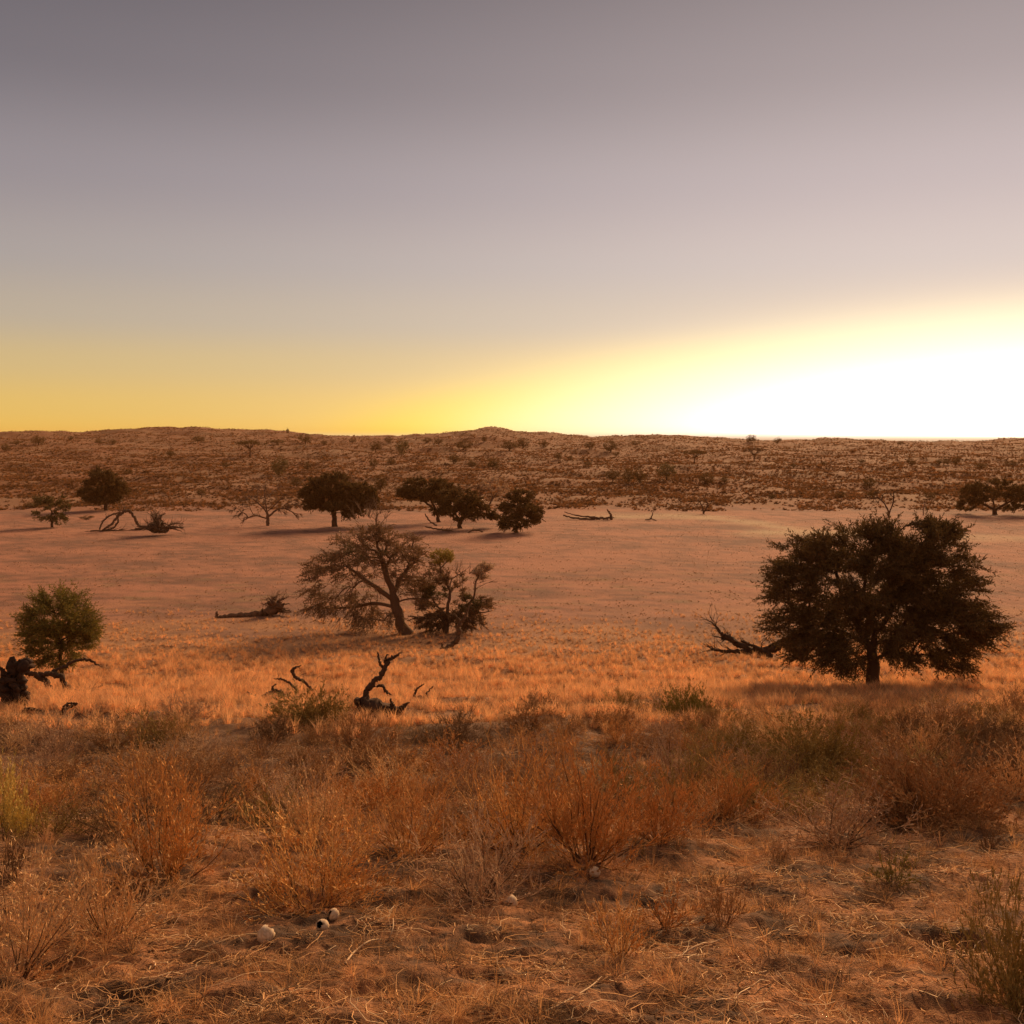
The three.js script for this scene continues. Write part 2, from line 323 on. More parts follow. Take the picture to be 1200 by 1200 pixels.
// right-hand tree, the largest
pixelTree('camelthorn_tree', 'large dark dense camelthorn tree with single short trunk and broad layered crown', 'tree', 1023, 806, {
  trunk: 14, fork: 778, stems: [{ pts: [[1023, 806], [1023, 785], [1021, 760], [1026, 735]] }, { from: 'near', pts: [[1022, 765], [1005, 735], [985, 705, 10]] }, { from: 'near', pts: [[1025, 740], [1040, 712], [1052, 690, -12]] }, { from: 'near', pts: [[1023, 752], [1070, 738, 18], [1115, 730, 25]] }, { from: 'near', pts: [[1021, 758], [985, 745, -25], [945, 738, -40]] }],
  blobs: [[946, 655, 42, 27, 45, 0, 34, 'dark'], [934, 690, 36, 34, 45, 0, 34, 'dark'], [985, 640, 48, 26, 55, 0, 38, 'dark'], [1000, 680, 60, 40, 75, 0, 64, 'dark'], [1072, 632, 42, 26, 50, 10, 36, 'dark'], [1090, 668, 46, 34, 60, 0, 48, 'dark'], [1045, 660, 36, 30, 60, 0, 34, 'dark'], [1102, 712, 44, 22, 50, 0, 34, 'dark'], [1136, 722, 26, 12, 25, 0, 16, 'dark'], [1118, 745, 24, 20, 30, 0, 20, 'dark'], [980, 735, 50, 30, 60, 0, 44, 'dark'], [960, 762, 44, 18, 50, 0, 30, 'dark'], [1002, 772, 20, 12, 50, 0, 14, 'dark'], [1065, 745, 38, 24, 60, 0, 30, 'dark'], [1100, 768, 28, 10, 30, 0, 12, 'dark'], [1020, 618, 22, 12, 30, 0, 12, 'dark'], [1038, 700, 40, 22, 60, 0, 30, 'dark'], [1060, 725, 34, 16, 50, 20, 18, 'dark'], [930, 735, 26, 16, 30, 0, 16, 'dark'], [1085, 690, 34, 18, 50, 10, 20, 'dark'], [1085, 612, 30, 8, 30, 0, 10, 'dark']],
  opt: { spray: .13, twigs: 8, leaves: 32, leafLen: .02, leafWid: .0029, droop: .14, rise: .08 },
}, 101);
// tree in the middle, leaning, thin drooping crown
pixelTree('leaning_thorn_tree', 'leaning brown thorn tree with thin drooping crown on the pan edge', 'tree', 474, 742, {
  trunk: 13, fork: 715, stems: [{ pts: [[476, 742], [468, 725], [463, 706], [460, 690]] }, { from: 'near', pts: [[464, 704], [445, 690], [425, 675], [408, 660, 10]] }, { from: 'near', pts: [[460, 690], [452, 670], [446, 645], [440, 628]] }, { from: 'near', pts: [[466, 712], [440, 708, -15], [410, 715, -30], [375, 716, -30]] }, { from: 'near', pts: [[464, 706], [480, 700, 8], [505, 700, 12]] }, { from: 'near', pts: [[461, 693], [475, 670, -10], [490, 655, -15]] }],
  blobs: [[390, 655, 32, 14, 30, 10, 26, 'grey'], [378, 668, 24, 9, 25, 0, 14, 'grey'], [425, 635, 36, 18, 40, 0, 32, 'grey'], [440, 620, 28, 10, 30, 0, 16, 'grey'], [465, 640, 36, 18, 45, 0, 30, 'grey'], [480, 650, 22, 14, 30, 0, 16, 'grey'], [430, 668, 50, 16, 45, 0, 26, 'grey'], [480, 678, 26, 18, 35, 0, 22, 'grey'], [400, 702, 40, 12, 30, -20, 26, 'grey'], [375, 715, 22, 6, 20, -20, 12, 'grey'], [425, 718, 22, 12, 25, -10, 22, 'grey'], [415, 642, 34, 10, 30, 15, 9, 'olive'], [440, 722, 34, 9, 30, 10, 8, 'grey'], [496, 690, 18, 20, 26, 0, 20, 'grey'], [372, 690, 20, 8, 20, 0, 8, 'grey'], [440, 605, 28, 12, 30, 0, 12, null], [400, 640, 40, 20, 30, 0, 10, null], [420, 705, 60, 22, 40, 0, 14, null]],
  opt: { spray: .115, twigs: 6, leaves: 17, leafLen: .018, leafWid: .0032, droop: .25, bark: mat(.15, .092, .06), bareTwigs: 6, tip: .010, twigR: .002 },
}, 202);
pixelTree('tangled_thorn_tree', 'half dead tangled thorn tree with yellow-green tufts beside leaning tree', 'tree', 522, 742, {
  trunk: 8, fork: 735, stems: [{ pts: [[522, 742], [524, 720], [527, 695], [530, 672]] }, { from: 'near', pts: [[523, 730], [540, 715, 8], [556, 695, 12], [558, 678, 12], [564, 668, 12]] }, { from: 'near', pts: [[524, 722], [508, 705, -8], [500, 690, -12]] }, { from: 'near', pts: [[529, 678], [545, 668], [552, 660]] }, { from: 'near', pts: [[528, 690], [518, 670, 5], [515, 655, 5]] }, { from: 'near', pts: [[548, 706, 10], [562, 716, 10], [578, 714, 10]] }],
  blobs: [[519, 650, 13, 11, 14, 5, 17, 'yellow'], [508, 694, 16, 9, 16, -8, 16, 'olive'], [565, 668, 9, 9, 9, 12, 16, 'pale'], [510, 674, 20, 14, 22, 0, 18, 'grey'], [532, 724, 32, 14, 26, 0, 40, 'brown'], [505, 722, 20, 18, 22, 0, 34, 'brown'], [552, 722, 18, 12, 20, 6, 18, 'brown'], [536, 690, 12, 22, 20, 0, 10, 'grey'], [550, 705, 16, 10, 18, 8, 14, 'olive'], [568, 704, 12, 6, 12, 8, 7, 'grey'], [545, 665, 18, 12, 18, 0, 7, null], [565, 690, 14, 14, 14, 8, 5, null], [545, 735, 28, 8, 22, 0, 8, null]],
  opt: { spray: .10, twigs: 8, leaves: 22, leafLen: .022, leafWid: .004, droop: .1, twigR: .0026, bark: mat(.13, .08, .052), bareTwigs: 4, flare: false, tip: .008 },
}, 203);
// young green tree on the left
pixelTree('young_thorn_tree', 'small bright olive young thorn tree with fluffy crown by the dead stump', 'tree', 73, 806, {
  trunk: 5, fork: 785, stems: [{ pts: [[73, 806], [73, 785], [72, 765], [72, 735]] }],
  blobs: [[72, 722, 36, 26, 36, 0, 62, 'green'], [60, 748, 30, 20, 34, 0, 40, 'green'], [88, 748, 26, 22, 32, 0, 36, 'green'], [70, 705, 24, 12, 24, 0, 18, 'green'], [72, 772, 26, 8, 26, 0, 16, 'green'], [45, 730, 16, 20, 20, 0, 12, 'green'], [104, 735, 12, 18, 18, 0, 10, 'green']],
  opt: { spray: .16, twigs: 6, leaves: 22, leafLen: .036, leafWid: .0042, droop: -.1, rise: .3 },
}, 204);

// trees along the far edge of the pan
pixelTree('edge_tree', 'small dull green rounded tree at pan edge, left of arching deadwood', 'tree', 61, 618, { trunk: 3, fork: 612, stems: [{ pts: [[61, 618], [61, 608], [61, 598]] }], blobs: [[60, 596, 18, 15, 18, 0, 34, 'olive'], [54, 584, 9, 8, 10, 0, 12, 'olive'], [72, 590, 8, 9, 10, 0, 10, 'olive'], [61, 607, 14, 5, 14, 0, 12, 'olive']], opt: { spray: .16, twigs: 6, leaves: 12, leafLen: .05, leafWid: .012 } }, 301);
pixelTree('edge_tree', 'dark upright tree behind the arching deadwood at pan edge', 'tree', 124, 598, { trunk: 4, fork: 590, stems: [{ pts: [[124, 598], [124, 588], [123, 575]] }], blobs: [[122, 565, 18, 14, 18, 0, 68, 'dark'], [108, 578, 13, 9, 14, 0, 34, 'dark'], [138, 575, 11, 11, 14, 0, 34, 'dark'], [122, 583, 18, 6, 18, 0, 31, 'dark'], [118, 555, 9, 5, 10, 0, 14, 'dark']], opt: { spray: .14, twigs: 6, leaves: 14, leafLen: .05, leafWid: .012 } }, 302);
pixelTree('bare_thorn_tree', 'leafless grey spreading thorn tree with drooping branches on pan edge', 'tree', 314, 616, { trunk: 4, fork: 611, stems: [{ pts: [[314, 616], [314, 606], [312, 592], [310, 572]] }, { from: 'near', pts: [[314, 608], [300, 604], [284, 610]] }, { from: 'near', pts: [[314, 606], [328, 596], [342, 600], [350, 610]] }, { from: 'near', pts: [[313, 600], [302, 588], [292, 580]] }, { from: 'near', pts: [[313, 600], [326, 588], [336, 578]] }], blobs: [[308, 578, 30, 14, 26, 0, 26, null], [340, 592, 16, 16, 18, 0, 20, null], [288, 600, 16, 12, 18, 0, 16, null], [310, 592, 36, 12, 26, 0, 12, 'grey']], opt: { spray: .1, twigs: 4, leaves: 5, leafLen: .035, leafWid: .008, bark: mat(.16, .10, .066), bareTwigs: 7, droop: .5, flare: false, tip: .03, twigR: .006 } }, 303);
pixelTree('edge_tree', 'broad dark spreading tree next to the leafless grey tree', 'tree', 392, 617, { trunk: 6, fork: 605, stems: [{ pts: [[392, 617], [392, 605], [391, 595], [390, 585]] }, { from: 'near', pts: [[391, 600], [375, 592], [366, 588]] }, { from: 'near', pts: [[391, 598], [410, 594], [428, 590]] }], blobs: [[390, 568, 26, 13, 26, 0, 85, 'dark'], [415, 578, 24, 13, 24, 0, 75, 'dark'], [372, 578, 17, 9, 18, 0, 37, 'dark'], [400, 590, 28, 9, 26, 0, 51, 'dark'], [432, 588, 10, 8, 12, 0, 17, 'dark'], [364, 590, 9, 5, 10, 0, 14, 'dark'], [415, 600, 14, 5, 14, 0, 14, 'dark']], opt: { spray: .13, twigs: 6, leaves: 14, leafLen: .045, leafWid: .011 } }, 304);
pixelTree('edge_tree', 'umbrella shaped thorn tree at the end of the tree clump', 'tree', 513, 612, { trunk: 4, fork: 602, stems: [{ pts: [[514, 612], [512, 600], [506, 588], [502, 578]] }, { from: 'near', pts: [[513, 606], [518, 594], [520, 584]] }, { from: 'near', pts: [[510, 597], [498, 588], [488, 580]] }], blobs: [[500, 571, 28, 11, 26, 0, 105, 'dark'], [480, 577, 14, 7, 16, 0, 31, 'dark'], [518, 576, 14, 10, 18, 0, 37, 'dark'], [500, 583, 22, 4, 20, 0, 17, 'dark']], opt: { spray: .13, twigs: 6, leaves: 14, leafLen: .045, leafWid: .011, droop: .05 } }, 305);
pixelTree('edge_tree', 'twin-stemmed low thorn tree in the middle of the tree clump', 'tree', 539, 619, { trunk: 5, fork: 612, stems: [{ pts: [[539, 619], [537, 608], [532, 598]] }, { from: 'near', pts: [[539, 615], [545, 604], [552, 596]] }, { from: 'near', pts: [[538, 612], [526, 600], [520, 592]] }], blobs: [[535, 585, 26, 14, 26, 0, 95, 'dark'], [555, 592, 18, 12, 20, 0, 54, 'dark'], [522, 597, 14, 8, 16, 0, 24, 'dark'], [575, 603, 10, 6, 10, -10, 20, 'dark'], [545, 604, 16, 5, 16, 0, 17, 'dark']], opt: { spray: .14, twigs: 6, leaves: 14, leafLen: .05, leafWid: .012 } }, 306);
pixelTree('pale_crowned_tree', 'thin tree with pale straw-coloured crown behind the tree clump', 'tree', 574, 606, { trunk: 3, fork: 600, stems: [{ pts: [[574, 606], [573, 595], [577, 582]] }, { from: 'near', pts: [[573, 597], [565, 586], [560, 576]] }, { from: 'near', pts: [[575, 588], [584, 576]] }], blobs: [[578, 567, 16, 8, 14, 0, 26, 'pale'], [560, 574, 10, 8, 12, 0, 12, 'brown'], [588, 574, 7, 6, 8, 0, 8, 'pale'], [572, 585, 14, 8, 12, 0, 8, null]], opt: { spray: .11, twigs: 5, leaves: 10, leafLen: .04, leafWid: .008, bark: mat(.13, .08, .05) } }, 307);
pixelTree('edge_tree', 'compact dark conical tree with foliage to the ground beside tree clump', 'tree', 605, 624, { trunk: 3, fork: 619, stems: [{ pts: [[605, 624], [605, 612], [606, 598], [607, 582]] }], blobs: [[610, 582, 15, 8, 14, 0, 37, 'dark'], [607, 596, 23, 9, 22, 0, 68, 'dark'], [608, 608, 26, 8, 24, 0, 61, 'dark'], [600, 615, 14, 4, 18, 0, 20, 'dark'], [626, 600, 10, 6, 12, 0, 17, 'dark']], opt: { spray: .13, twigs: 6, leaves: 14, leafLen: .045, leafWid: .011 } }, 308);
pixelTree('edge_tree', 'wide dark multi-stemmed tree on pan edge beyond the large camelthorn', 'tree', 1166, 603, { trunk: 5, fork: 596, stems: [{ pts: [[1166, 603], [1165, 594], [1162, 582]] }, { from: 'near', pts: [[1165, 598], [1180, 588], [1192, 580]] }, { from: 'near', pts: [[1165, 597], [1148, 588], [1138, 582]] }], blobs: [[1165, 573, 28, 11, 26, 0, 92, 'dark'], [1143, 580, 18, 12, 20, 0, 54, 'dark'], [1192, 578, 20, 12, 22, 0, 58, 'dark'], [1212, 586, 16, 10, 20, 0, 34, 'dark'], [1136, 592, 10, 7, 12, 0, 17, 'dark'], [1190, 592, 20, 5, 20, 0, 24, 'dark']], opt: { spray: .14, twigs: 6, leaves: 14, leafLen: .05, leafWid: .012 } }, 309);
pixelTree('bare_sapling', 'small bare forked shrub tree alone on the pan edge', 'tree', 825, 602, { trunk: 2.4, fork: 600, stems: [{ pts: [[825, 602], [823, 594], [818, 585]] }, { from: 'near', pts: [[825, 600], [830, 592], [836, 586]] }], blobs: [[820, 586, 9, 7, 8, 0, 10, null], [832, 590, 8, 6, 8, 0, 8, null]], opt: { bareTwigs: 4, flare: false, bark: BARK, tip: .03, twigR: .006 } }, 310);
pixelTree('bare_sapling', 'taller bare forked tree behind the crown of the large camelthorn', 'tree', 1042, 606, { trunk: 3, fork: 602, stems: [{ pts: [[1042, 606], [1040, 596], [1033, 586]] }, { from: 'near', pts: [[1042, 601], [1046, 588], [1046, 574]] }, { from: 'near', pts: [[1040, 597], [1036, 590], [1028, 582]] }], blobs: [[1032, 584, 10, 8, 9, 0, 8, null], [1046, 576, 9, 10, 9, 0, 9, null]], opt: { bareTwigs: 4, flare: false, bark: BARK, tip: .03, twigR: .006 } }, 311);
pixelTree('bare_sapling', 'thin grey leafless sapling between camelthorn crown and far dark tree', 'tree', 1082, 604, { trunk: 1.3, fork: 601, stems: [{ pts: [[1082, 604], [1082, 596], [1084, 588]] }], blobs: [[1083, 590, 6, 7, 6, 0, 6, null]], opt: { bareTwigs: 3, flare: false, bark: BARKPALE, tip: .03, twigR: .006 } }, 312);
console.log('trees done');

// ------------------------------------------------------------------ dead wood
/* paths: [name, [[px, py, dz px, r px], ...], twigs] */
function deadwood(name, label, category, bx, by, paths, m, seed, opt = {}) {
  const b = at(bx, by), s = pxm(b), R = rng(seed), root = thing(name, label, category, b, -Math.atan2(b.x, -b.z), opt.group);
  for (const [part, pts, tw = 0, pm] of paths) {
    const mb = new MB(); const cv = new THREE.CatmullRomCurve3(pts.map((p) => V((p[0] - bx) * s, (by - p[1]) * s, (p[2] ?? 0) * s)));
    const n = Math.max(14, pts.length * 8), P = [], Q = []; const L = cv.getLength();
    for (let k = 0; k <= n; k++) { const f = k / n, p = cv.getPoint(f), i = Math.min(pts.length - 2, Math.floor(f * (pts.length - 1))), ff = f * (pts.length - 1) - i; const r = (pts[i][3] * (1 - ff) + pts[i + 1][3] * ff) * s * .5; p.x += noise(k * .4 + seed, i * .2) * (r * .7 + .01); p.y += noiseB(k * .4, seed) * (r * .6 + .01); p.z += noise(k * .35, seed + 9) * r * .8; P.push(p); Q.push(r); }
    mb.tube(P, Q, Q[0] > .05 ? 9 : 5, [1, 1, 1], Q[0] > .05 ? .55 : .35);
    for (let k = 0; k < tw; k++) { const f = .25 + R() * .75, i = Math.min(n - 1, Math.round(f * n)), d = cv.getTangent(f).add(V((R() - .5) * 1.6, R() * .9 - .2, (R() - .5) * 1.6)).normalize(); twig(mb, R, P[i], d, L * (.12 + R() * .22) * (opt.twigScale ?? 1), Math.max(.0003 * b.length(), Q[i] * .55), [1, 1, 1], 0, 3); }
    mb.build(part, pm ?? m, root);
  }
  return root;
}
deadwood('dead_stump', 'broken blackened tree stump with splintered top beside young olive tree', 'stump', 17, 832, [
  ['trunk', [[18, 836, 0, 19], [17, 815, 0, 15], [19, 795, 0, 12], [17, 780, 0, 11], [16, 769, 0, 6]], 0], ['splinter', [[10, 834, 6, 10], [9, 812, 8, 9], [7, 792, 8, 7], [5, 779, 6, 2]], 0], ['splinter', [[22, 830, 8, 8], [18, 800, 10, 7], [8, 785, 8, 5], [3, 778, 6, 2]], 0],
  ['splinter', [[28, 834, 2, 9], [28, 812, 4, 8], [26, 795, 5, 8], [24, 772, 3, 3]], 1], ['splinter', [[0, 812, 2, 5], [8, 805, 2, 8], [16, 800, 3, 8]], 0], ['splinter', [[2, 832, 0, 5], [6, 822, 4, 9], [12, 815, 3, 8]], 0], ['broken_limb', [[22, 782, 3, 10], [28, 779, 4, 12], [35, 777, 4, 10]], 0], ['root', [[24, 830, 10, 7], [30, 832, 16, 5], [36, 838, 20, 2]], 0]], CHAR, 401);
deadwood('fallen_branch', 'dark arching fallen branch leaning from the stump under young tree', 'branch', 75, 815, [
  ['branch', [[34, 783, 2, 5], [46, 787, 2, 6], [56, 796, 2, 6], [63, 808, 2, 5], [72, 814, 2, 4], [84, 816, 4, 2]], 2], ['branch', [[48, 788, 2, 5], [62, 787, 2, 6], [72, 792, 2, 6], [78, 803, 2, 6], [88, 812, 2, 5], [100, 812, 0, 4], [124, 813, -4, 1.5]], 3], ['branch', [[78, 804, 3, 5], [84, 814, 5, 4], [96, 819, 6, 2]], 2], ['branch', [[62, 787, -3, 4], [76, 781, -5, 4], [92, 775, -6, 3.6], [104, 776, -6, 3], [115, 784, -6, 1.6]], 3]], mat(.07, .044, .03), 402, { twigScale: .5 });
deadwood('log_piece', 'short dark bent log in the grass near the stump', 'log', 40, 836, [['log', [[25, 838, 0, 5], [32, 831, 0, 5.5], [42, 832, 0, 3.5], [52, 837, 0, 2]], 0]], CHAR, 403);
deadwood('log_piece', 'small curved dark log lying below the young olive tree', 'log', 80, 836, [['log', [[71, 836, 0, 4], [78, 829, 0, 4.5], [90, 825, 0, 3.5]], 0], ['stub', [[74, 827, 2, 2], [82, 823, 2, 2.2], [90, 825, 2, 1.5]], 0]], CHAR, 404);
deadwood('dead_snag', 'fallen dead trunk with one tall forked branch rising from the grass', 'deadwood', 445, 838, [
  ['trunk', [[418, 822, 6, 12], [432, 825, 3, 18], [448, 832, 0, 17], [462, 836, -2, 11], [472, 838, -4, 4]], 2], ['branch', [[428, 822, 0, 7], [431, 808, 0, 6.5], [440, 797, 0, 6], [448, 789, 0, 5.5], [453, 778, 0, 5], [456, 772, 0, 4], [464, 767, 0, 3], [471, 763, 0, 1.2]], 2], ['branch', [[450, 783, 0, 3.6], [446, 774, 1, 3], [444, 766, 1, 2.6], [443, 761, 1, 1]], 2], ['branch', [[453, 778, 0, 3], [452, 772, 0, 3], [455, 764, 2, 1.5]], 1],
  ['stub', [[462, 833, 3, 6], [460, 824, 4, 4], [458, 817, 4, 1]], 0], ['stub', [[464, 834, 2, 6], [472, 829, 2, 5], [480, 823, 2, 1]], 0], ['branch', [[441, 805, -4, 2], [448, 803, -4, 4], [453, 811, -4, 3], [459, 815, -4, 1]], 3]], mat(.075, .046, .032), 405, { twigScale: .45 });
deadwood('dead_branch', 'thin crooked dead branch poking out of grass behind olive bush', 'branch', 352, 818, [['branch', [[368, 812, 0, 2.4], [358, 799, 0, 3.5], [347, 793, 0, 4], [343, 786, 0, 4], [344, 783, 0, 3.4], [354, 778, 0, 1]], 2], ['branch', [[348, 808, 2, 2.2], [340, 799, 2, 3], [331, 794, 2, 2.6], [321, 793, 2, 1]], 2]], mat(.08, .048, .032), 406, { twigScale: .4 });
deadwood('dead_branch', 'low straight dead branch lying at the end of olive bush', 'branch', 320, 820, [['branch', [[336, 820, 0, 4], [326, 810, 0, 4.4], [314, 813, 0, 4], [303, 816, 0, 3.4], [290, 809, 0, 1.2]], 2], ['stub', [[321, 812, 0, 3], [320, 805, 0, 2.4], [324, 801, 0, 1]], 0]], mat(.075, .045, .03), 407, { twigScale: .3 });
deadwood('dead_branch', 'small pair of crooked dead twigs right of the forked snag', 'branch', 494, 820, [['branch', [[503, 822, 0, 2], [494, 817, 0, 3], [486, 816, 0, 3], [488, 808, 0, 3], [497, 801, 0, 1.2]], 3], ['branch', [[504, 822, 3, 2], [500, 812, 3, 2.2], [508, 803, 3, 1]], 2]], mat(.10, .06, .04), 408, { twigScale: .5 });
deadwood('curved_dead_branch', 'smooth grey curved dead limb lying before the tangled thorn tree', 'branch', 524, 760, [['branch', [[517, 760, 0, 3.6], [524, 759, 0, 5], [533, 752, 0, 5.5], [538, 744, 0, 5], [538, 732, 0, 4], [546, 722, -2, 3], [552, 706, -4, 1.2]], 4], ['stub', [[520, 760, 2, 3], [518, 756, 2, 2], [518, 752, 2, .8]], 0]], mat(.12, .076, .05), 409, { twigScale: .5 });
{ const paths = [['log', [[254, 722, 0, 3.4], [272, 720.5, 0, 5], [292, 720, 0, 6], [310, 718, 0, 8], [324, 716, 0, 10]], 0], ['stub', [[256, 722, 0, 3], [255.5, 718, 0, 3], [255, 715, 0, 2]], 0]]; const R = rng(9);
  for (let k = 0; k < 16; k++) { const a = R() * 6.28, rr = 8 + R() * 12; paths.push(['root', [[322 + R() * 8, 716 - R() * 6, (R() - .5) * 8, 3.5 + R() * 2], [325 + Math.cos(a) * rr * .6, 710 + Math.sin(a) * rr * .5, (R() - .5) * 18, 2.6], [326 + Math.cos(a) * rr + 4, 711 + Math.min(6, Math.sin(a) * rr * .7), (R() - .5) * 30, .9]], 4]); }
  deadwood('fallen_log', 'long fallen log on the pan with upturned tangle of roots', 'log', 300, 722, paths, mat(.2, .12, .075), 410, { twigScale: 1.1 }); }
{ const paths = [['branch', [[940, 766, 0, 10], [915, 752, 0, 9], [900, 762, 0, 9], [885, 766, 0, 8]], 0], ['branch', [[930, 742, 0, 5], [915, 752, 0, 6], [905, 762, 0, 7]], 3], ['branch', [[898, 766, 0, 8], [872, 760, 0, 7], [858, 752, 0, 6], [846, 744, 0, 4], [838, 735, 0, 2], [834, 731, 0, .8]], 16], ['branch', [[880, 765, 4, 6], [858, 764, 6, 4], [842, 764, 6, 3], [828, 758, 8, 1]], 16], ['branch', [[862, 754, -4, 4], [852, 752, -8, 3], [836, 750, -10, 1]], 14], ['branch', [[905, 768, 5, 5], [885, 757, 8, 4], [868, 750, 10, 2]], 12]];
  deadwood('fallen_limb', 'dark fallen limb with bare twig tangle beside the large camelthorn', 'branch', 900, 770, paths, mat(.065, .04, .027), 411, { twigScale: .8 }); }
deadwood('arching_deadwood', 'dead grey boughs looping in an arch at pan edge', 'deadwood', 140, 622, [['bough', [[120, 622, 0, 2], [130, 615, 0, 2.6], [138, 606, 0, 3], [145, 600, 0, 3.2], [152, 599, 0, 3.2], [157, 606, 0, 3], [161, 616, 0, 2.6], [172, 620, 0, 2]], 4], ['bough', [[118, 620, 3, 1.6], [124, 608, 3, 2], [134, 602, 3, 1.8], [142, 600, 3, 1.4]], 5], ['bough', [[122, 622, -3, 1.6], [134, 618, -3, 2], [139, 609, -3, 1.8], [136, 602, -3, 1]], 5], ['bough', [[92, 624, 0, .9], [115, 621, 0, 1.8], [140, 622, 0, 2.4], [165, 621, 0, 2]], 14]], mat(.13, .085, .058), 412, { twigScale: .5 });
{ const paths = [], R = rng(91); for (let k = 0; k < 34; k++) { const a = Math.PI * (R() * 1.1 - .05), l = 12 + R() * 20; paths.push(['branch', [[180 + R() * 16, 624, (R() - .5) * 10, 2.4], [186 + Math.cos(a) * l * .5, 620 - Math.sin(a) * l * .45, (R() - .5) * 24, 1.7], [189 + Math.cos(a) * l, 623 - Math.abs(Math.sin(a)) * l * .72, (R() - .5) * 36, .7]], 5]); }
  deadwood('brush_pile', 'low dark tangle of dead brushwood next to the looping dead boughs', 'brushwood', 188, 627, paths, mat(.13, .085, .058), 413, { twigScale: .9 }); }
deadwood('pale_fallen_log', 'pale fallen log with one upright forked branch on far pan edge', 'log', 690, 609, [['log', [[660, 604, 0, 1.4], [672, 607, 0, 2.2], [690, 608, 0, 2.6], [705, 607, 0, 2.6], [718, 607, 0, 3]], 3], ['branch', [[717, 608, 0, 2.6], [715, 602, 0, 2.4], [711, 596, 0, 1]], 2], ['branch', [[661, 600, 0, .8], [676, 604, 2, 1.6], [700, 606, 2, 2]], 3]], mat(.16, .105, .07), 414, { twigScale: .35 });
deadwood('dead_branch', 'tiny bare dead sprig standing near the pale fallen log', 'branch', 762, 610, [['branch', [[756, 609, 0, 1.2], [762, 608, 0, 1.6], [765, 601, 0, .7]], 4], ['branch', [[770, 610, 0, 1], [763, 608, 0, 1.2]], 2]], mat(.16, .105, .07), 415, { twigScale: .7 });
{ const paths = [['log', [[498, 617, 0, 1.2], [508, 619, 0, 1.8], [520, 621, 0, 2], [530, 622, 0, 1.6]], 10], ['log', [[548, 624, 4, 1.4], [556, 621, 4, 1.8], [566, 623, 4, 1.2]], 12], ['branch', [[498, 602, 0, 1.2], [503, 610, 0, 1.8], [512, 616, 0, 2]], 2]]; deadwood('fallen_branch', 'fallen dead branches lying in the shade under the tree clump', 'branch', 520, 624, paths, mat(.15, .095, .06), 416, { twigScale: .5 }); }
console.log('deadwood done');

// ------------------------------------------------------------------ shrubs
const TWIGM = { orange: mat(.62, .335, .115), rust: mat(.54, .275, .095), brown: mat(.38, .215, .095), grey: mat(.48, .31, .185), tan: mat(.68, .43, .21), olive: mat(.32, .22, .07), green: mat(.25, .2, .048), yellow: mat(.62, .47, .15), dark: mat(.2, .115, .055) };
const WOOD = mat(.12, .07, .04);
function bushProto(seed, o) {
  const R = rng(seed), stems = new MB(), tw = new MB(), N = o.n;
  for (let k = 0; k < N; k++) {
    const az = R() * 6.283, tilt = Math.pow(R(), .6) * (o.tilt ?? 1.15), L = (.62 + R() * .45) * (1 - .15 * tilt) * (o.tall && R() < .12 ? 1.35 : 1);
    let p = V(Math.cos(az) * .17 * R(), -.04, Math.sin(az) * .17 * R()), d = V(Math.cos(az) * Math.sin(tilt), Math.cos(tilt) + .02, Math.sin(az) * Math.sin(tilt)).normalize();
    const pts = [p], rad = [o.r * 1.6], seg = 4, dirs = [d];
    for (let q = 1; q <= seg; q++) { d = d.clone().add(V((R() - .5) * .5, 0.04 + (R() - .5) * .5, (R() - .5) * .5)).normalize(); p = p.clone().addScaledVector(d, L / seg); pts.push(p); dirs.push(d); rad.push(o.r * (1.5 - 1.15 * q / seg)); }
    const v = jit(R, .3); (R() < .55 ? tw : stems).tube(pts, rad, 3, v);
    const sub = (pp, dd, len, rr, depth) => {
      const e0 = dd.clone().add(V(R() - .5, (R() - .5) * .8 + .15, R() - .5).multiplyScalar(o.spread ?? 1.3)).normalize(), m1 = pp.clone().addScaledVector(e0, len * .5); m1.x += (R() - .5) * len * .15; m1.z += (R() - .5) * len * .15; const e = m1.clone().addScaledVector(e0.clone().add(V(R() - .5, R() * .6 - .1, R() - .5).multiplyScalar(.6)).normalize(), len * .5);
      if (e.y < .01) e.y = .01; if (m1.y < .01) m1.y = .01;
      tw.tube([pp, m1, e], [rr, rr * .8, rr * .4], 3, jit(R, .3));
      if (depth > 0) for (let c = 0; c < o.fork; c++) sub(R() < .5 ? m1 : e, e0, len * (.5 + R() * .35), rr * .75, depth - 1);
      for (let l = 0; l < (o.leaf ?? 0); l++) { const f = R(), b = m1.clone().lerp(e, f), ld = e0.clone().add(V(R() - .5, R() - .3, R() - .5).multiplyScalar(1.6)).normalize(); tw.leaf(b, ld, V(R() - .5, R() - .5, R() - .5).cross(ld).normalize(), o.leafLen * (.6 + R() * .8), o.leafLen * .15, jit(R, .35)); }
    };
    for (let c = 0; c < o.side; c++) { const q = 1 + Math.floor(R() * seg); sub(pts[q], dirs[q], L * (.14 + R() * .24), o.r * .7, o.depth); }
  }
  const yy = [], xx = []; for (const m of [stems, tw]) for (let k = 0; k < m.p.length; k += 3) { yy.push(m.p[k + 1]); xx.push(Math.hypot(m.p[k], m.p[k + 2])); }
  yy.sort((a, b) => a - b); xx.sort((a, b) => a - b); const top = yy[Math.floor(yy.length * .99)], wide = 2 * xx[Math.floor(xx.length * .985)];
  return [stems.geo(), tw.geo(), wide, top];
}
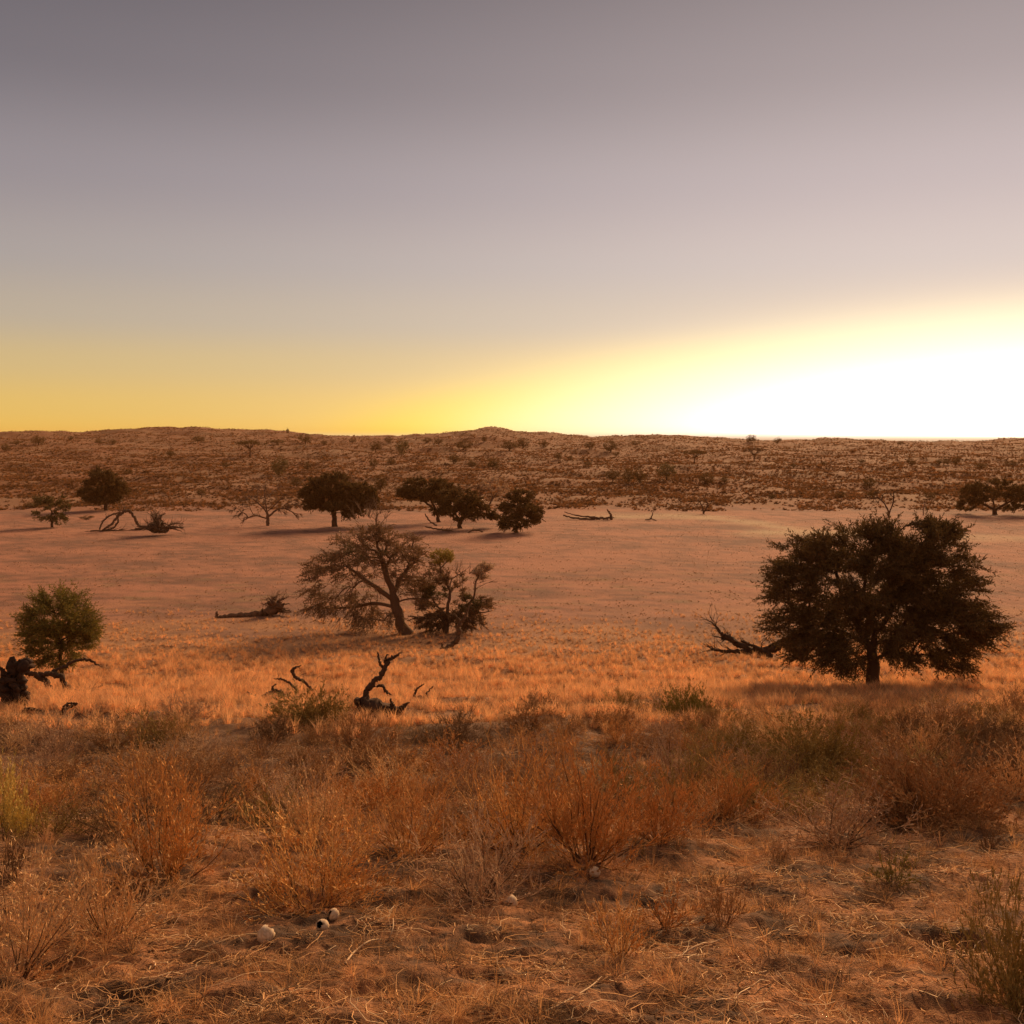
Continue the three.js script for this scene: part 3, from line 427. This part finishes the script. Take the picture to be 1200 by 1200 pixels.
const PROTO = [
  bushProto(1, { n: 44, r: .0062, side: 8, fork: 2, depth: 1, tilt: 1.4, leaf: 3, leafLen: .05 }),
  bushProto(2, { n: 38, r: .0066, side: 8, fork: 2, depth: 1, tilt: 1.45, leaf: 2, leafLen: .045, spread: 1.8 }),
  bushProto(3, { n: 46, r: .0056, side: 7, fork: 2, depth: 1, tilt: 1.2, leaf: 4, leafLen: .05, spread: 1.2, tall: true }),
  bushProto(4, { n: 36, r: .0064, side: 8, fork: 2, depth: 1, tilt: 1.5, leaf: 2, leafLen: .045, spread: 2.0 }),
  bushProto(5, { n: 50, r: .0052, side: 8, fork: 2, depth: 1, tilt: 1.4, leaf: 6, leafLen: .055 }),
  bushProto(7, { n: 84, r: .005, side: 8, fork: 2, depth: 1, tilt: 1.5, leaf: 9, leafLen: .05 }),
  bushProto(6, { n: 26, r: .0062, side: 7, fork: 2, depth: 1, tilt: 1.3, leaf: 1, leafLen: .045, spread: 1.7, tall: true }),
];
const SMALL = [bushProto(21, { n: 22, r: .009, side: 5, fork: 1, depth: 1, tilt: 1.0, leaf: 3, leafLen: .08 }), bushProto(22, { n: 30, r: .0085, side: 4, fork: 1, depth: 1, tilt: 1.3, leaf: 4, leafLen: .08 })];
function bush(name, label, p, w, h, key, proto, seed, group, cat = 'bush') {
  const R = rng(seed), o = thing(name, label, cat, p.clone().add(V(0, -.015, 0)), R() * 6.28, group);
  mesh('woody_stem', proto[0], WOOD, o); mesh('twig_mass', proto[1], TWIGM[key], o);
  o.scale.set(w / proto[2], h / proto[3], w / proto[2]); return o;
}
function pxBush(name, label, bx, by, wpx, hpx, key, proto, seed, group) { const p = at(bx, by), s = p.length() / F; return bush(name, label, p, wpx * s, hpx * s * .82, key, proto, seed, group); }
// those that can be told apart
pxBush('dry_bush', 'tall orange-brown twiggy bush, roundest of those left of the pale shells', 195, 1028, 150, 135, 'orange', PROTO[0], 501);
pxBush('dry_bush', 'wide rust-orange bush directly behind the pale gourd shells', 365, 1062, 190, 118, 'orange', PROTO[2], 502);
pxBush('dry_bush', 'low brown bush with pale seed stalks nearest the left corner litter', 130, 1098, 130, 95, 'tan', PROTO[1], 503);
pxBush('dry_bush', 'tall thin-stalked tan bush behind the rust-orange one', 375, 985, 120, 92, 'tan', PROTO[2], 504);
pxBush('dry_bush', 'rounded brown bush with dark bare stems between two orange bushes', 478, 1000, 140, 110, 'rust', PROTO[1], 505);
pxBush('dry_bush', 'low grey-tan spreading bush behind the egg-shaped gourd', 560, 1052, 150, 95, 'grey', PROTO[3], 506);
pxBush('dry_bush', 'largest rust-red bush, next to the round pale gourd', 690, 1006, 200, 140, 'rust', PROTO[0], 507);
pxBush('dry_bush', 'rust-brown bush with twisted pale twigs beside the largest red bush', 610, 990, 150, 125, 'orange', PROTO[3], 508);
pxBush('dry_bush', 'upright rust bush right of the largest red bush', 775, 985, 110, 105, 'rust', PROTO[2], 509);
pxBush('dry_bush', 'narrow rust-coloured bush with spiky tall stems above bare litter', 858, 962, 110, 90, 'rust', PROTO[2], 510);
pxBush('dry_bush', 'flat grey-brown bush spreading over the edge of bare litter', 985, 985, 170, 72, 'grey', PROTO[3], 511);
pxBush('dry_bush', 'big olive-brown mounded bush casting dark shade on bare litter', 1090, 968, 200, 104, 'brown', PROTO[5], 512);
pxBush('dry_bush', 'dull olive green bush with dense leaves among the brown bushes', 960, 902, 130, 72, 'olive', PROTO[5], 513);
pxBush('green_bush', 'small dark green dome of a bush at the orange grass edge', 805, 846, 72, 52, 'green', PROTO[5], 514);
pxBush('dry_bush', 'yellow-tipped pale bush with flowering top at the left edge', 2, 985, 70, 96, 'yellow', PROTO[4], 515);
pxBush('green_bush', 'olive bush growing over the fallen dead snag', 366, 849, 110, 52, 'olive', PROTO[5], 516);
pxBush('green_bush', 'olive spiky bush at the near right corner', 1200, 1192, 96, 112, 'olive', PROTO[4], 517);
pxBush('dry_shrublet', 'small rust twig shrublet on bare sand, right of the curled shell', 727, 1122, 62, 66, 'orange', SMALL[0], 518);
pxBush('dry_shrublet', 'little dark upright twig tuft standing alone in the litter', 846, 1084, 50, 58, 'brown', SMALL[0], 519);
pxBush('dry_shrublet', 'low sprawling rust shrublet just behind the small rust one', 780, 1084, 80, 46, 'rust', SMALL[1], 520);
pxBush('dry_shrublet', 'small yellow-green shrublet on a hump of litter', 1046, 1036, 58, 46, 'green', SMALL[1], 521);
pxBush('dry_shrublet', 'sparse dark twig sprig near the right edge of the litter', 1158, 998, 34, 34, 'dark', SMALL[0], 522);
pxBush('dry_shrublet', 'grey sprig tuft among the litter below the flat grey-brown bush', 915, 1010, 36, 30, 'brown', SMALL[1], 523);
pxBush('dry_shrublet', 'dead dark stems at the left edge below the yellow bush', 14, 1030, 40, 60, 'dark', SMALL[0], 524);
pxBush('dry_bush', 'dusty grass-like bush at the lower left edge', 20, 1140, 120, 110, 'tan', PROTO[3], 525);
// the belt of alike brown bushes behind
{
  const R = rng(640), placed = [[195, 1028, 60], [365, 1062, 70], [478, 1000, 55], [690, 1006, 80], [560, 1052, 55]]; let n = 0;
  const kinds = { brown: 'brown dry twiggy bush', rust: 'rusty red dry bush', grey: 'greyish dry bush', tan: 'pale tan dry bush', olive: 'olive brown dry bush', dark: 'dark brown dry bush' };
  for (let tries = 0; tries < 4000 && n < 165; tries++) {
    const x = R() * 1260 - 30, edge = 985 - 45 * smooth(700, 1100, x) + 20 * noise(x / 120, 4), y = 832 + R() * (edge - 832);
    const upper = 866 - 26 * smooth(520, 660, x) + 22 * noise(x / 60, 8); if (y < upper) continue;
    const k = (y - 800) / 150, w = (52 + 62 * k) * (.75 + R() * .5), gap = w * .42;
    if (placed.some(([a, b, g]) => Math.hypot(a - x, (b - y) * 2.2) < (g + gap) * (.56 - .17 * smooth(720, 860, x)))) continue;
    placed.push([x, y, gap]);
    if (noise(x / 70 + 3, y / 16) < -.3 - .4 * smooth(720, 860, x)) { placed.pop(); continue; }
    const right = smooth(750, 900, x), u = R(); let key = u < .34 ? 'brown' : u < .52 ? (R() < right ? 'olive' : 'rust') : u < .64 ? (R() < right * .5 ? 'olive' : 'grey') : u < .76 ? 'tan' : u < .9 ? 'olive' : 'dark';
    if (y > 930 && x < 800 && R() < .3) key = 'rust';
    const hh = w * (.34 + R() * .26), rel = w / (52 + 62 * k), size = rel > 1.08 ? 'large' : rel < .92 ? 'small' : 'middling';
    const place = x < 170 ? 'below the dead stump and young olive tree' : x < 500 ? (y > 905 ? 'behind the tall orange and rust bushes' : 'just below the dead snag') : x < 740 ? (y > 905 ? 'behind the largest rust-red bush' : 'between snag and green dome bush') : x < 920 ? (y > 900 ? 'behind the narrow spiky rust bush' : 'around the dark green dome bush') : y > 890 ? 'behind the big mounded shade-casting bush' : 'just below the large camelthorn';
    pxBush('dry_bush', `${size} ${kinds[key]} ${place}`, x, y, w, hh, key, PROTO[[0, 1, 2, 3, 4, 6][Math.floor(R() * 6)]], 700 + n, `${size} ${key} bushes ${place}`); n++;
  }
  console.log('belt bushes', n);
}
// ------------------------------------------------------------------ bushes and trees far up the slope
{
  const R = rng(88);
  const mk = (seed, umbrella) => { const r = rng(seed), wood = new MB(), cr = new MB(); // unit: 1 high, about 1.2 wide
    const fork = V((r() - .5) * .1, umbrella ? .45 : .2, 0); wood.tube([V(0, -.06, 0), fork.clone().multiplyScalar(.5), fork], [.055, .045, .04], 5, [1, 1, 1]);
    for (let k = 0; k < 46; k++) { const a = r() * 6.28, q = Math.sqrt(r()), c = umbrella ? V(Math.cos(a) * q * .95, .80 + (1 - q * q) * .12 + (r() - .5) * .12, Math.sin(a) * q * .95) : V(Math.cos(a) * q * .52, .5 + (r() - .5) * Math.sqrt(1 - q * q) * .85, Math.sin(a) * q * .52);
      if (k < 14) wood.tube([fork, fork.clone().lerp(c, .5).add(V(0, .05, 0)), c], [.022, .014, .006], 3, [1, 1, 1]);
      for (let l = 0; l < 22; l++) { const p = c.clone().add(V((r() - .5) * .26, (r() - .5) * (umbrella ? .12 : .2), (r() - .5) * .26)), d = V(r() - .5, r() - .5, r() - .5).normalize(); cr.leaf(p, d, V(r() - .5, r() - .5, r() - .5).cross(d).normalize(), .07 + r() * .05, .018, jit(r, .3)); } }
    return [wood.geo(), cr.geo()]; };
  const bushes = [mk(1), mk(2), mk(3)], umb = [mk(4, true), mk(5, true)];
  const put = (name, label, cat, x, y, w, h, gs, m, group) => { const p = at(x, y), s = pxm(p); const o = thing(name, label, cat, p, R() * 6.28, group); mesh('trunk', gs[0], BARK, o); mesh('crown', gs[1], m, o); const um = umb.includes(gs); const k = um ? 2.0 : 1.02; o.scale.set(w * s / k, h * s / .86, w * s / k); };
  put('umbrella_thorn', 'flat-topped umbrella thorn on the far slope above the leafless tree', 'tree', 293, 535, 40, 16, umb[0], LEAF.dark);
  put('umbrella_thorn', 'flat-topped umbrella thorn on far slope above the small bare sapling', 'tree', 814, 544, 28, 14, umb[1], LEAF.dark);
  put('umbrella_thorn', 'loose flat-topped umbrella thorn on far slope towards the brightest sky', 'tree', 884, 541, 28, 14, umb[0], LEAF.brown);
  const far = [[7, 529, 9, 9], [19, 521, 12, 5], [45, 522, 15, 11], [115, 520, 8, 5], [132, 521, 10, 6], [200, 536, 8, 8], [83, 516, 6, 5], [327, 557, 19, 21, 'olive'], [360, 552, 9, 10], [348, 570, 13, 10], [337, 508, 4, 6], [232, 519, 15, 8], [358, 520, 15, 11], [380, 521, 8, 5], [325, 521, 16, 6], [35, 595, 14, 6], [101, 609, 16, 5], [236, 583, 10, 11], [440, 530, 13, 13], [471, 534, 14, 20, 'olive'], [438, 549, 10, 10], [458, 545, 10, 8], [446, 576, 15, 18], [413, 520, 8, 6], [455, 520, 8, 8], [500, 519, 11, 6], [514, 521, 10, 7], [543, 527, 19, 10], [567, 518, 6, 7], [597, 529, 17, 12], [613, 526, 15, 12], [637, 525, 11, 9], [553, 549, 10, 9], [578, 550, 15, 13], [532, 543, 15, 10], [691, 526, 12, 8], [716, 530, 16, 13], [722, 535, 7, 6], [689, 546, 9, 5], [654, 539, 8, 8], [668, 539, 7, 5], [718, 565, 17, 14], [737, 566, 14, 16], [750, 566, 14, 16], [781, 563, 20, 20, 'olive'], [827, 568, 17, 13], [849, 566, 9, 8], [1010, 543, 8, 5], [966, 545, 6, 4], [1068, 546, 10, 9], [1101, 544, 8, 6], [1110, 544, 8, 6], [1120, 546, 8, 11], [1019, 572, 16, 12], [880, 519, 12, 9], [911, 520, 9, 7], [1055, 522, 7, 5], [745, 522, 12, 5], [930, 548, 7, 5], [620, 596, 9, 5], [150, 556, 8, 6], [265, 548, 9, 6], [1150, 549, 12, 6], [1186, 546, 14, 6], [985, 583, 10, 7], [905, 585, 9, 6], [1090, 585, 12, 8], [1022, 583, 14, 9]];
  far.forEach(([x, y, w, h, k], i) => {
    const size = w > 13 ? 'large' : w > 9 ? 'middling' : 'small', row = y < 525 ? 'just under the ridge line' : y < 552 ? 'halfway up the far slope' : 'low on the far slope', by = x < 200 ? 'above the arching deadwood' : x < 420 ? 'above the leafless grey tree' : x < 660 ? 'above the tree clump' : x < 860 ? 'above the pale fallen log' : 'beyond the large camelthorn';
    put('slope_bush', `${size} ${k ? 'grey-green' : 'dark'} thorn bush ${row} ${by}`, 'bush', x, y, w, h, bushes[i % 3], k ? LEAF[k] : LEAF.dark, `${size} ${k ? 'grey-green' : 'dark'} bushes ${row} ${by}`);
  });
}

// ------------------------------------------------------------------ grass, scrub and litter nobody could count
function tuftGeo(seed, n, h, spread, wid, curl) {
  const R = rng(seed), mb = new MB();
  for (let k = 0; k < n; k++) { const a = R() * 6.28, t = Math.pow(R(), .7) * spread, L = h * (.55 + R() * .6), b = V(Math.cos(a) * .06 * R(), -.02, Math.sin(a) * .06 * R()).multiplyScalar(h * 2); const d = V(Math.cos(a) * Math.sin(t), Math.cos(t), Math.sin(a) * Math.sin(t)), side = V(-Math.sin(a + R()), 0, Math.cos(a + R())).normalize();
    const m = b.clone().addScaledVector(d, L * .55), e = m.clone().addScaledVector(d.clone().add(V(Math.cos(a) * curl, -curl * .6, Math.sin(a) * curl)).normalize(), L * .45), n0 = V().crossVectors(d, side).normalize(), c = jit(R, .25), w = wid * (.6 + R() * .8);
    const i0 = mb.vert(b.x + side.x * w, b.y, b.z + side.z * w, n0.x, n0.y, n0.z, c), i1 = mb.vert(b.x - side.x * w, b.y, b.z - side.z * w, n0.x, n0.y, n0.z, c), i2 = mb.vert(m.x + side.x * w * .7, m.y, m.z + side.z * w * .7, n0.x, n0.y, n0.z, c), i3 = mb.vert(m.x - side.x * w * .7, m.y, m.z - side.z * w * .7, n0.x, n0.y, n0.z, c), i4 = mb.vert(e.x, e.y, e.z, n0.x, n0.y, n0.z, c);
    mb.i.push(i0, i1, i2, i1, i3, i2, i2, i3, i4); }
  return mb.geo();
}
const GOURDS = [[312, 1101, 16], [378, 1089, 12], [391, 1076, 12], [598, 1062, 15], [697, 1026, 13], [599, 1080, 13]].map(([x, y, w]) => [at(x, y), w]);
const clear = (x, z) => GOURDS.every(([p]) => Math.hypot(p.x - x, (p.z - .12 - z) * .55) > .2);   // nothing lies over the gourds
function scatter(name, label, geos, m, list) {
  list = list.filter(([x, z]) => z < -20 || clear(x, z));     // list of [x, z, scale, heightScale, colour, tilt]
  geos.forEach((g, gi) => {
    const mine = list.filter((_, i) => i % geos.length === gi), im = new THREE.InstancedMesh(g, m, mine.length), M = new THREE.Matrix4(), Q = new THREE.Quaternion(), E = new THREE.Euler(), C = new THREE.Color(); im.name = numbered(name); im.castShadow = im.receiveShadow = true;
    mine.forEach(([x, z, s, hs, c, tilt, turn], i) => { E.set(tilt ?? 0, turn, (tilt ?? 0) * .7); Q.setFromEuler(E); M.compose(V(x, H(x, z), z), Q, V(s, s * hs, s)); im.setMatrixAt(i, M); im.setColorAt(i, C.setRGB(c[0], c[1], c[2])); });
    tag(im, label, null, null, 'stuff'); scene.add(im);
  });
}
const GRASS = mat(1, 1, 1, { transmission: .38, thickness: 0, rough: 1 });
{
  const R = rng(4242), list = [], inView = (x, z) => Math.abs(x) < -z * .56 + 3;
  const cA = [.80, .44, .20], cB = [.66, .38, .2], cC = [.44, .25, .13];
  for (let k = 0; k < 90000; k++) {
    const d = 20 + Math.pow(R(), .85) * 42, x = (R() * 2 - 1) * (d * .56 + 3), z = -d; if (!inView(x, z)) continue;
    const n = noise(x / 6, z / 3.2), n2 = noiseB(x / 1.7, z / 1.2); const dens = smooth(20, 28, d + n * 4) * (1 - smooth(34, 64, d + n * 13 + n2 * 4)); if (R() > dens * (.62 + .5 * n + .45 * n2)) continue;
    const f = R(), v = .8 + R() * .4, c = (f < .6 ? cA : f < .85 ? cB : cC).map((q) => q * v); list.push([x, z, (.68 + R() * .55) * (1 - .35 * smooth(38, 52, d)), .7 + R() * .5, c, (R() - .5) * .7, R() * 6.28]);
  }
  console.log('grass', list.length);
  scatter('dry_grass', 'dry orange grass growing between the bushes and the pan', [tuftGeo(1, 34, .34, .75, .0045, .7), tuftGeo(2, 30, .3, 1.0, .0045, .9), tuftGeo(3, 38, .4, .6, .004, .5)], GRASS, list);
  // thin short growth on the pan
  const pan = []; for (let k = 0; k < 60000; k++) { const d = 46 + Math.pow(R(), 1.2) * 95, x = (R() * 2 - 1) * (d * .56 + 3), z = -d; const n = noiseB(x / 7, z / 1.6), n2 = noise(x / 16, z / 5); if (R() > .08 + .5 * smooth(.2, .8, n) + .25 * smooth(.1, .8, n2)) continue; const v = .75 + R() * .4; pan.push([x, z, .25 + R() * .45, .45 + R() * .3, [.42 * v, .24 * v, .135 * v], 0, R() * 6.28]); }
  console.log('pan', pan.length);
  scatter('sparse_pan_grass', 'sparse short grass dotted over the bare pan', [tuftGeo(4, 40, .2, 1.4, .012, .6)], GRASS, pan);
  // undergrowth under the bush belt
  const und = []; for (let k = 0; k < 15000; k++) { const d = 7.5 + R() * 20, x = (R() * 2 - 1) * (d * .56 + 2), z = -d; const n = noise(x / 2, z / 1.5); if (R() > smooth(8.5, 13, d - x * .12 + n) * (.3 + .5 * n)) continue; const v = .6 + R() * .6, f = R(); und.push([x, z, .45 + R() * .55, .7 + R() * .5, (f < .5 ? [.56, .30, .14] : f < .8 ? [.38, .2, .1] : [.24, .16, .065]).map((q) => q * v), (R() - .5) * .6, R() * 6.28]); }
  console.log('undergrowth', und.length);
  scatter('dry_undergrowth', 'dry grassy undergrowth between the brown bushes', [tuftGeo(5, 30, .3, 1.1, .0024, .8), tuftGeo(6, 26, .34, 1.3, .0024, 1)], GRASS, und);
  // scrub on the far slope
  const scr = []; for (let k = 0; k < 460000; k++) { const d = 146 + Math.pow(R(), 1.1) * 310, x = (R() * 2 - 1) * (d * .54), z = -d; const n = noise(x / 26, z / 18), n2 = noiseB(x / 7, z / 9); const up = smooth(230, 330, d); if (R() > (.44 + .3 * n + .28 * n2) * (1 - .35 * up) * smooth(143, 174, d + n * 10 + n2 * 7)) continue; const v = .7 + R() * .6, f = R(); scr.push([x, z, .34 + R() * R() * R() * .9, .6 + R() * .4, (f < .45 ? [.13, .063, .026] : f < .8 ? [.21, .098, .038] : [.33, .152, .06]).map((q) => q * v), 0, R() * 6.28]); }
  console.log('scrub', scr.length);
  scatter('slope_scrub', 'low dark scrub covering the far slope', [tuftGeo(7, 60, .9, 1.25, .03, .5), tuftGeo(8, 54, .75, 1.35, .03, .5)], GRASS, scr);
}
{ // straw, twigs and crumbs lying in the foreground
  const R = rng(555);
  const straw = (seed, len, r, bend) => { const q = rng(seed), mb = new MB(), n = 5, P = [], Q = []; let a = 0, p = V(-len / 2, 0, 0); for (let k = 0; k <= n; k++) { P.push(p.clone()); Q.push(r * (1 - .5 * k / n)); a += (q() - .5) * bend; p = p.clone().add(V(Math.cos(a) * len / n, (q() - .4) * len * .05 * bend, Math.sin(a) * len / n)); } mb.tube(P, Q, 3, [1, 1, 1]); return mb.geo(); };
  const geos = [straw(1, .22, .0022, 1.3), straw(2, .3, .0026, 2.2), straw(3, .16, .0034, 1), straw(4, .12, .0038, 2.6), straw(5, .36, .002, 1.8), straw(6, .08, .0045, 1.6)];
  const list = []; for (let k = 0; k < 130000; k++) { const d = 3 + Math.pow(R(), 1.2) * 17, x = (R() * 2 - 1) * (d * .58 + 1), z = -d; const n = noise(x / .9, z / .5), n2 = noiseB(x / 2.4, z / 1.6); if (R() > .34 + .4 * n + .3 * n2) continue; const f = R(), v = .6 + R() * .7, c = (f < .46 ? [.70, .41, .19] : f < .62 ? [.82, .6, .36] : f < .84 ? [.34, .18, .085] : [.14, .08, .04]).map((q) => q * v); list.push([x, z, .55 + R() * .9, 1, c, (R() - .5) * .5, R() * 6.28 + (R() < .6 ? 0 : 0)]); }
  console.log('straw', list.length);
  scatter('straw_litter', 'loose straw and twig litter strewn over the near sand', geos, mat(1, 1, 1), list.map((l) => { return l; }));
  const mats = []; for (let k = 0; k < 26000; k++) { const d = 3.2 + Math.pow(R(), 1.1) * 11, x = (R() * 2 - 1) * (d * .58 + 1), z = -d; const n = noiseB(x / 1.1 + 4, z / .7), n2 = noise(x / .5, z / .3 + 9); if (R() > .15 + .75 * n + .3 * n2) continue; const f = R(), v = .65 + R() * .6; mats.push([x, z, .35 + R() * .45, .3 + R() * .35, (f < .44 ? [.74, .40, .165] : f < .66 ? [.38, .2, .09] : [.14, .08, .042]).map((q) => q * v), (R() - .5) * 1.2, R() * 6.28]); }
  console.log('mats', mats.length);
  scatter('flattened_grass', 'flattened dry grass tufts matted on the near sand', [tuftGeo(31, 40, .34, 1.5, .0018, .5), tuftGeo(32, 34, .4, 1.45, .0018, 1.2)], GRASS, mats);
}
// pale sticks
{
  const stick = (label, pts, seed) => { const b = at(pts[0][0], pts[0][1]), R = rng(seed), o = thing('pale_stick', label, 'stick', b, 0), mb = new MB(); const P = pts.map(([x, y, h]) => { const q = at(x, y); return q.sub(b).add(V(0, h ?? .012, 0)); }); const cv = new THREE.CatmullRomCurve3(P), n = 14, Q = [], T = []; for (let k = 0; k <= n; k++) { T.push(cv.getPoint(k / n)); Q.push(.0075 * (1 - .6 * k / n)); } mb.tube(T, Q, 5, [1, 1, 1], .1); for (let k = 0; k < 3; k++) twig(mb, R, T[4 + k * 3], V(R() - .5, .1, R() - .5), .12, .003, [1, 1, 1], 0, 1); mb.build('stem', mat(.62, .45, .28), o); };
  stick('long pale bent stick lying on litter in front of the tan gourds', [[405, 1131, .01], [416, 1120, .03], [430, 1111, .04], [443, 1106, .03], [455, 1104, .02], [460, 1098, .05], [461, 1091, .09]], 1);
  stick('pale forked stick lying on litter near the small rust shrublet', [[640, 1188], [660, 1178], [690, 1160], [705, 1152, .04]], 2);
  stick('pale crooked stick below the small dark twig tuft', [[800, 1120], [818, 1113, .03], [840, 1106, .02], [858, 1100, .03]], 3);
}
// ------------------------------------------------------------------ pale gourd shells
{
  const GOURD = mat(.78, .62, .43, { rough: .7 }), INNER = mat(.30, .19, .11);
  function shell(mb, R, rad, open, cy, stretch) {      // part of a ball with a jagged rim, wall and inside
    const nu = 22, nv = 14, seed = R() * 50; const ring = [];
    for (const k of [1, .9]) { const rows = []; for (let v = 0; v <= nv; v++) { const row = []; for (let u = 0; u <= nu; u++) { const a = u / nu * 6.2832, end = open * (1 + .13 * noise(Math.cos(a) * 2 + seed, Math.sin(a) * 2)), th = end * v / nv, w = 1 + .08 * noise(Math.cos(a) * 1.3 + th * 1.6, Math.sin(a) * 1.3 + seed); const x = Math.sin(th) * Math.cos(a), z = Math.sin(th) * Math.sin(a), y = Math.cos(th); const st = .72 + .28 * smooth(-.3, .35, noise(x * 3 + seed, y * 3 + z * 2)) , c = k === 1 ? jit(R, .1).map((q, ci) => q * (1 - (1 - st) * [.7, 1, 1.3][ci])) : [.6, .5, .42]; row.push(mb.vert(x * rad * k * w, cy + y * rad * k * w * stretch, z * rad * k * w, x * (k === 1 ? 1 : -1), y * (k === 1 ? 1 : -1), z * (k === 1 ? 1 : -1), c)); } rows.push(row); }
      for (let v = 0; v < nv; v++) for (let u = 0; u < nu; u++) { const a = rows[v][u], b = rows[v][u + 1], c = rows[v + 1][u], e = rows[v + 1][u + 1]; mb.i.push(a, b, c, b, e, c); } ring.push(rows[nv]); }
    for (let u = 0; u < nu; u++) mb.i.push(ring[0][u], ring[0][u + 1], ring[1][u], ring[0][u + 1], ring[1][u + 1], ring[1][u]);
  }
  const gourd = (label, px, py, wpx, open, tilt, stretch, seed, frag) => { const p = at(px, py), s = p.length() / F, r = wpx * s * .43, R = rng(seed), o = thing('dried_gourd', label, 'gourd', p, seed, undefined); const mb = new MB(); shell(mb, R, r, open, 0, stretch); const m = mb.build('shell', GOURD, o); m.rotation.set(tilt[0], 0, tilt[1]); m.position.y = r * .62 * (open < 1.8 ? .25 : 1); if (frag) { const f = new MB(); shell(f, R, r * .9, 1.0, -r * .9 * .45, .8); const q = f.build('shell_fragment', GOURD, o); o.rotation.y = 0; q.rotation.set(2.9, 0, .35); q.position.set(r * .55, r * .16, r * .5); } return o; };
  gourd('broken white gourd shell with a jagged piece below it, under rust-orange bush', 312, 1101, 16, 2.3, [2.4, .5], 1.15, 1, true);
  gourd('small upright tan gourd shell beside the broken white one', 378, 1089, 12, 2.5, [2.2, -.6], 1.2, 2);
  gourd('dim cracked gourd half hidden in shade behind the tan one', 391, 1076, 12, 2.4, [2.2, 1], .9, 3);
  gourd('egg-shaped pale gourd with hole beside the grey-tan bush', 598, 1062, 15, 2.7, [1.9, 1.1], 1.12, 4);
  gourd('round pale gourd lying below the largest rust-red bush', 697, 1026, 12, 3.0, [2.8, .3], .98, 5);
  gourd('curled pale rim of a gourd shell lying on litter', 599, 1080, 13, 1.2, [3.0, .1], .7, 6);
}
scene.fog = new THREE.FogExp2(new THREE.Color().setRGB(1, .45, .15), .0002);
renderer.render(scene, camera);
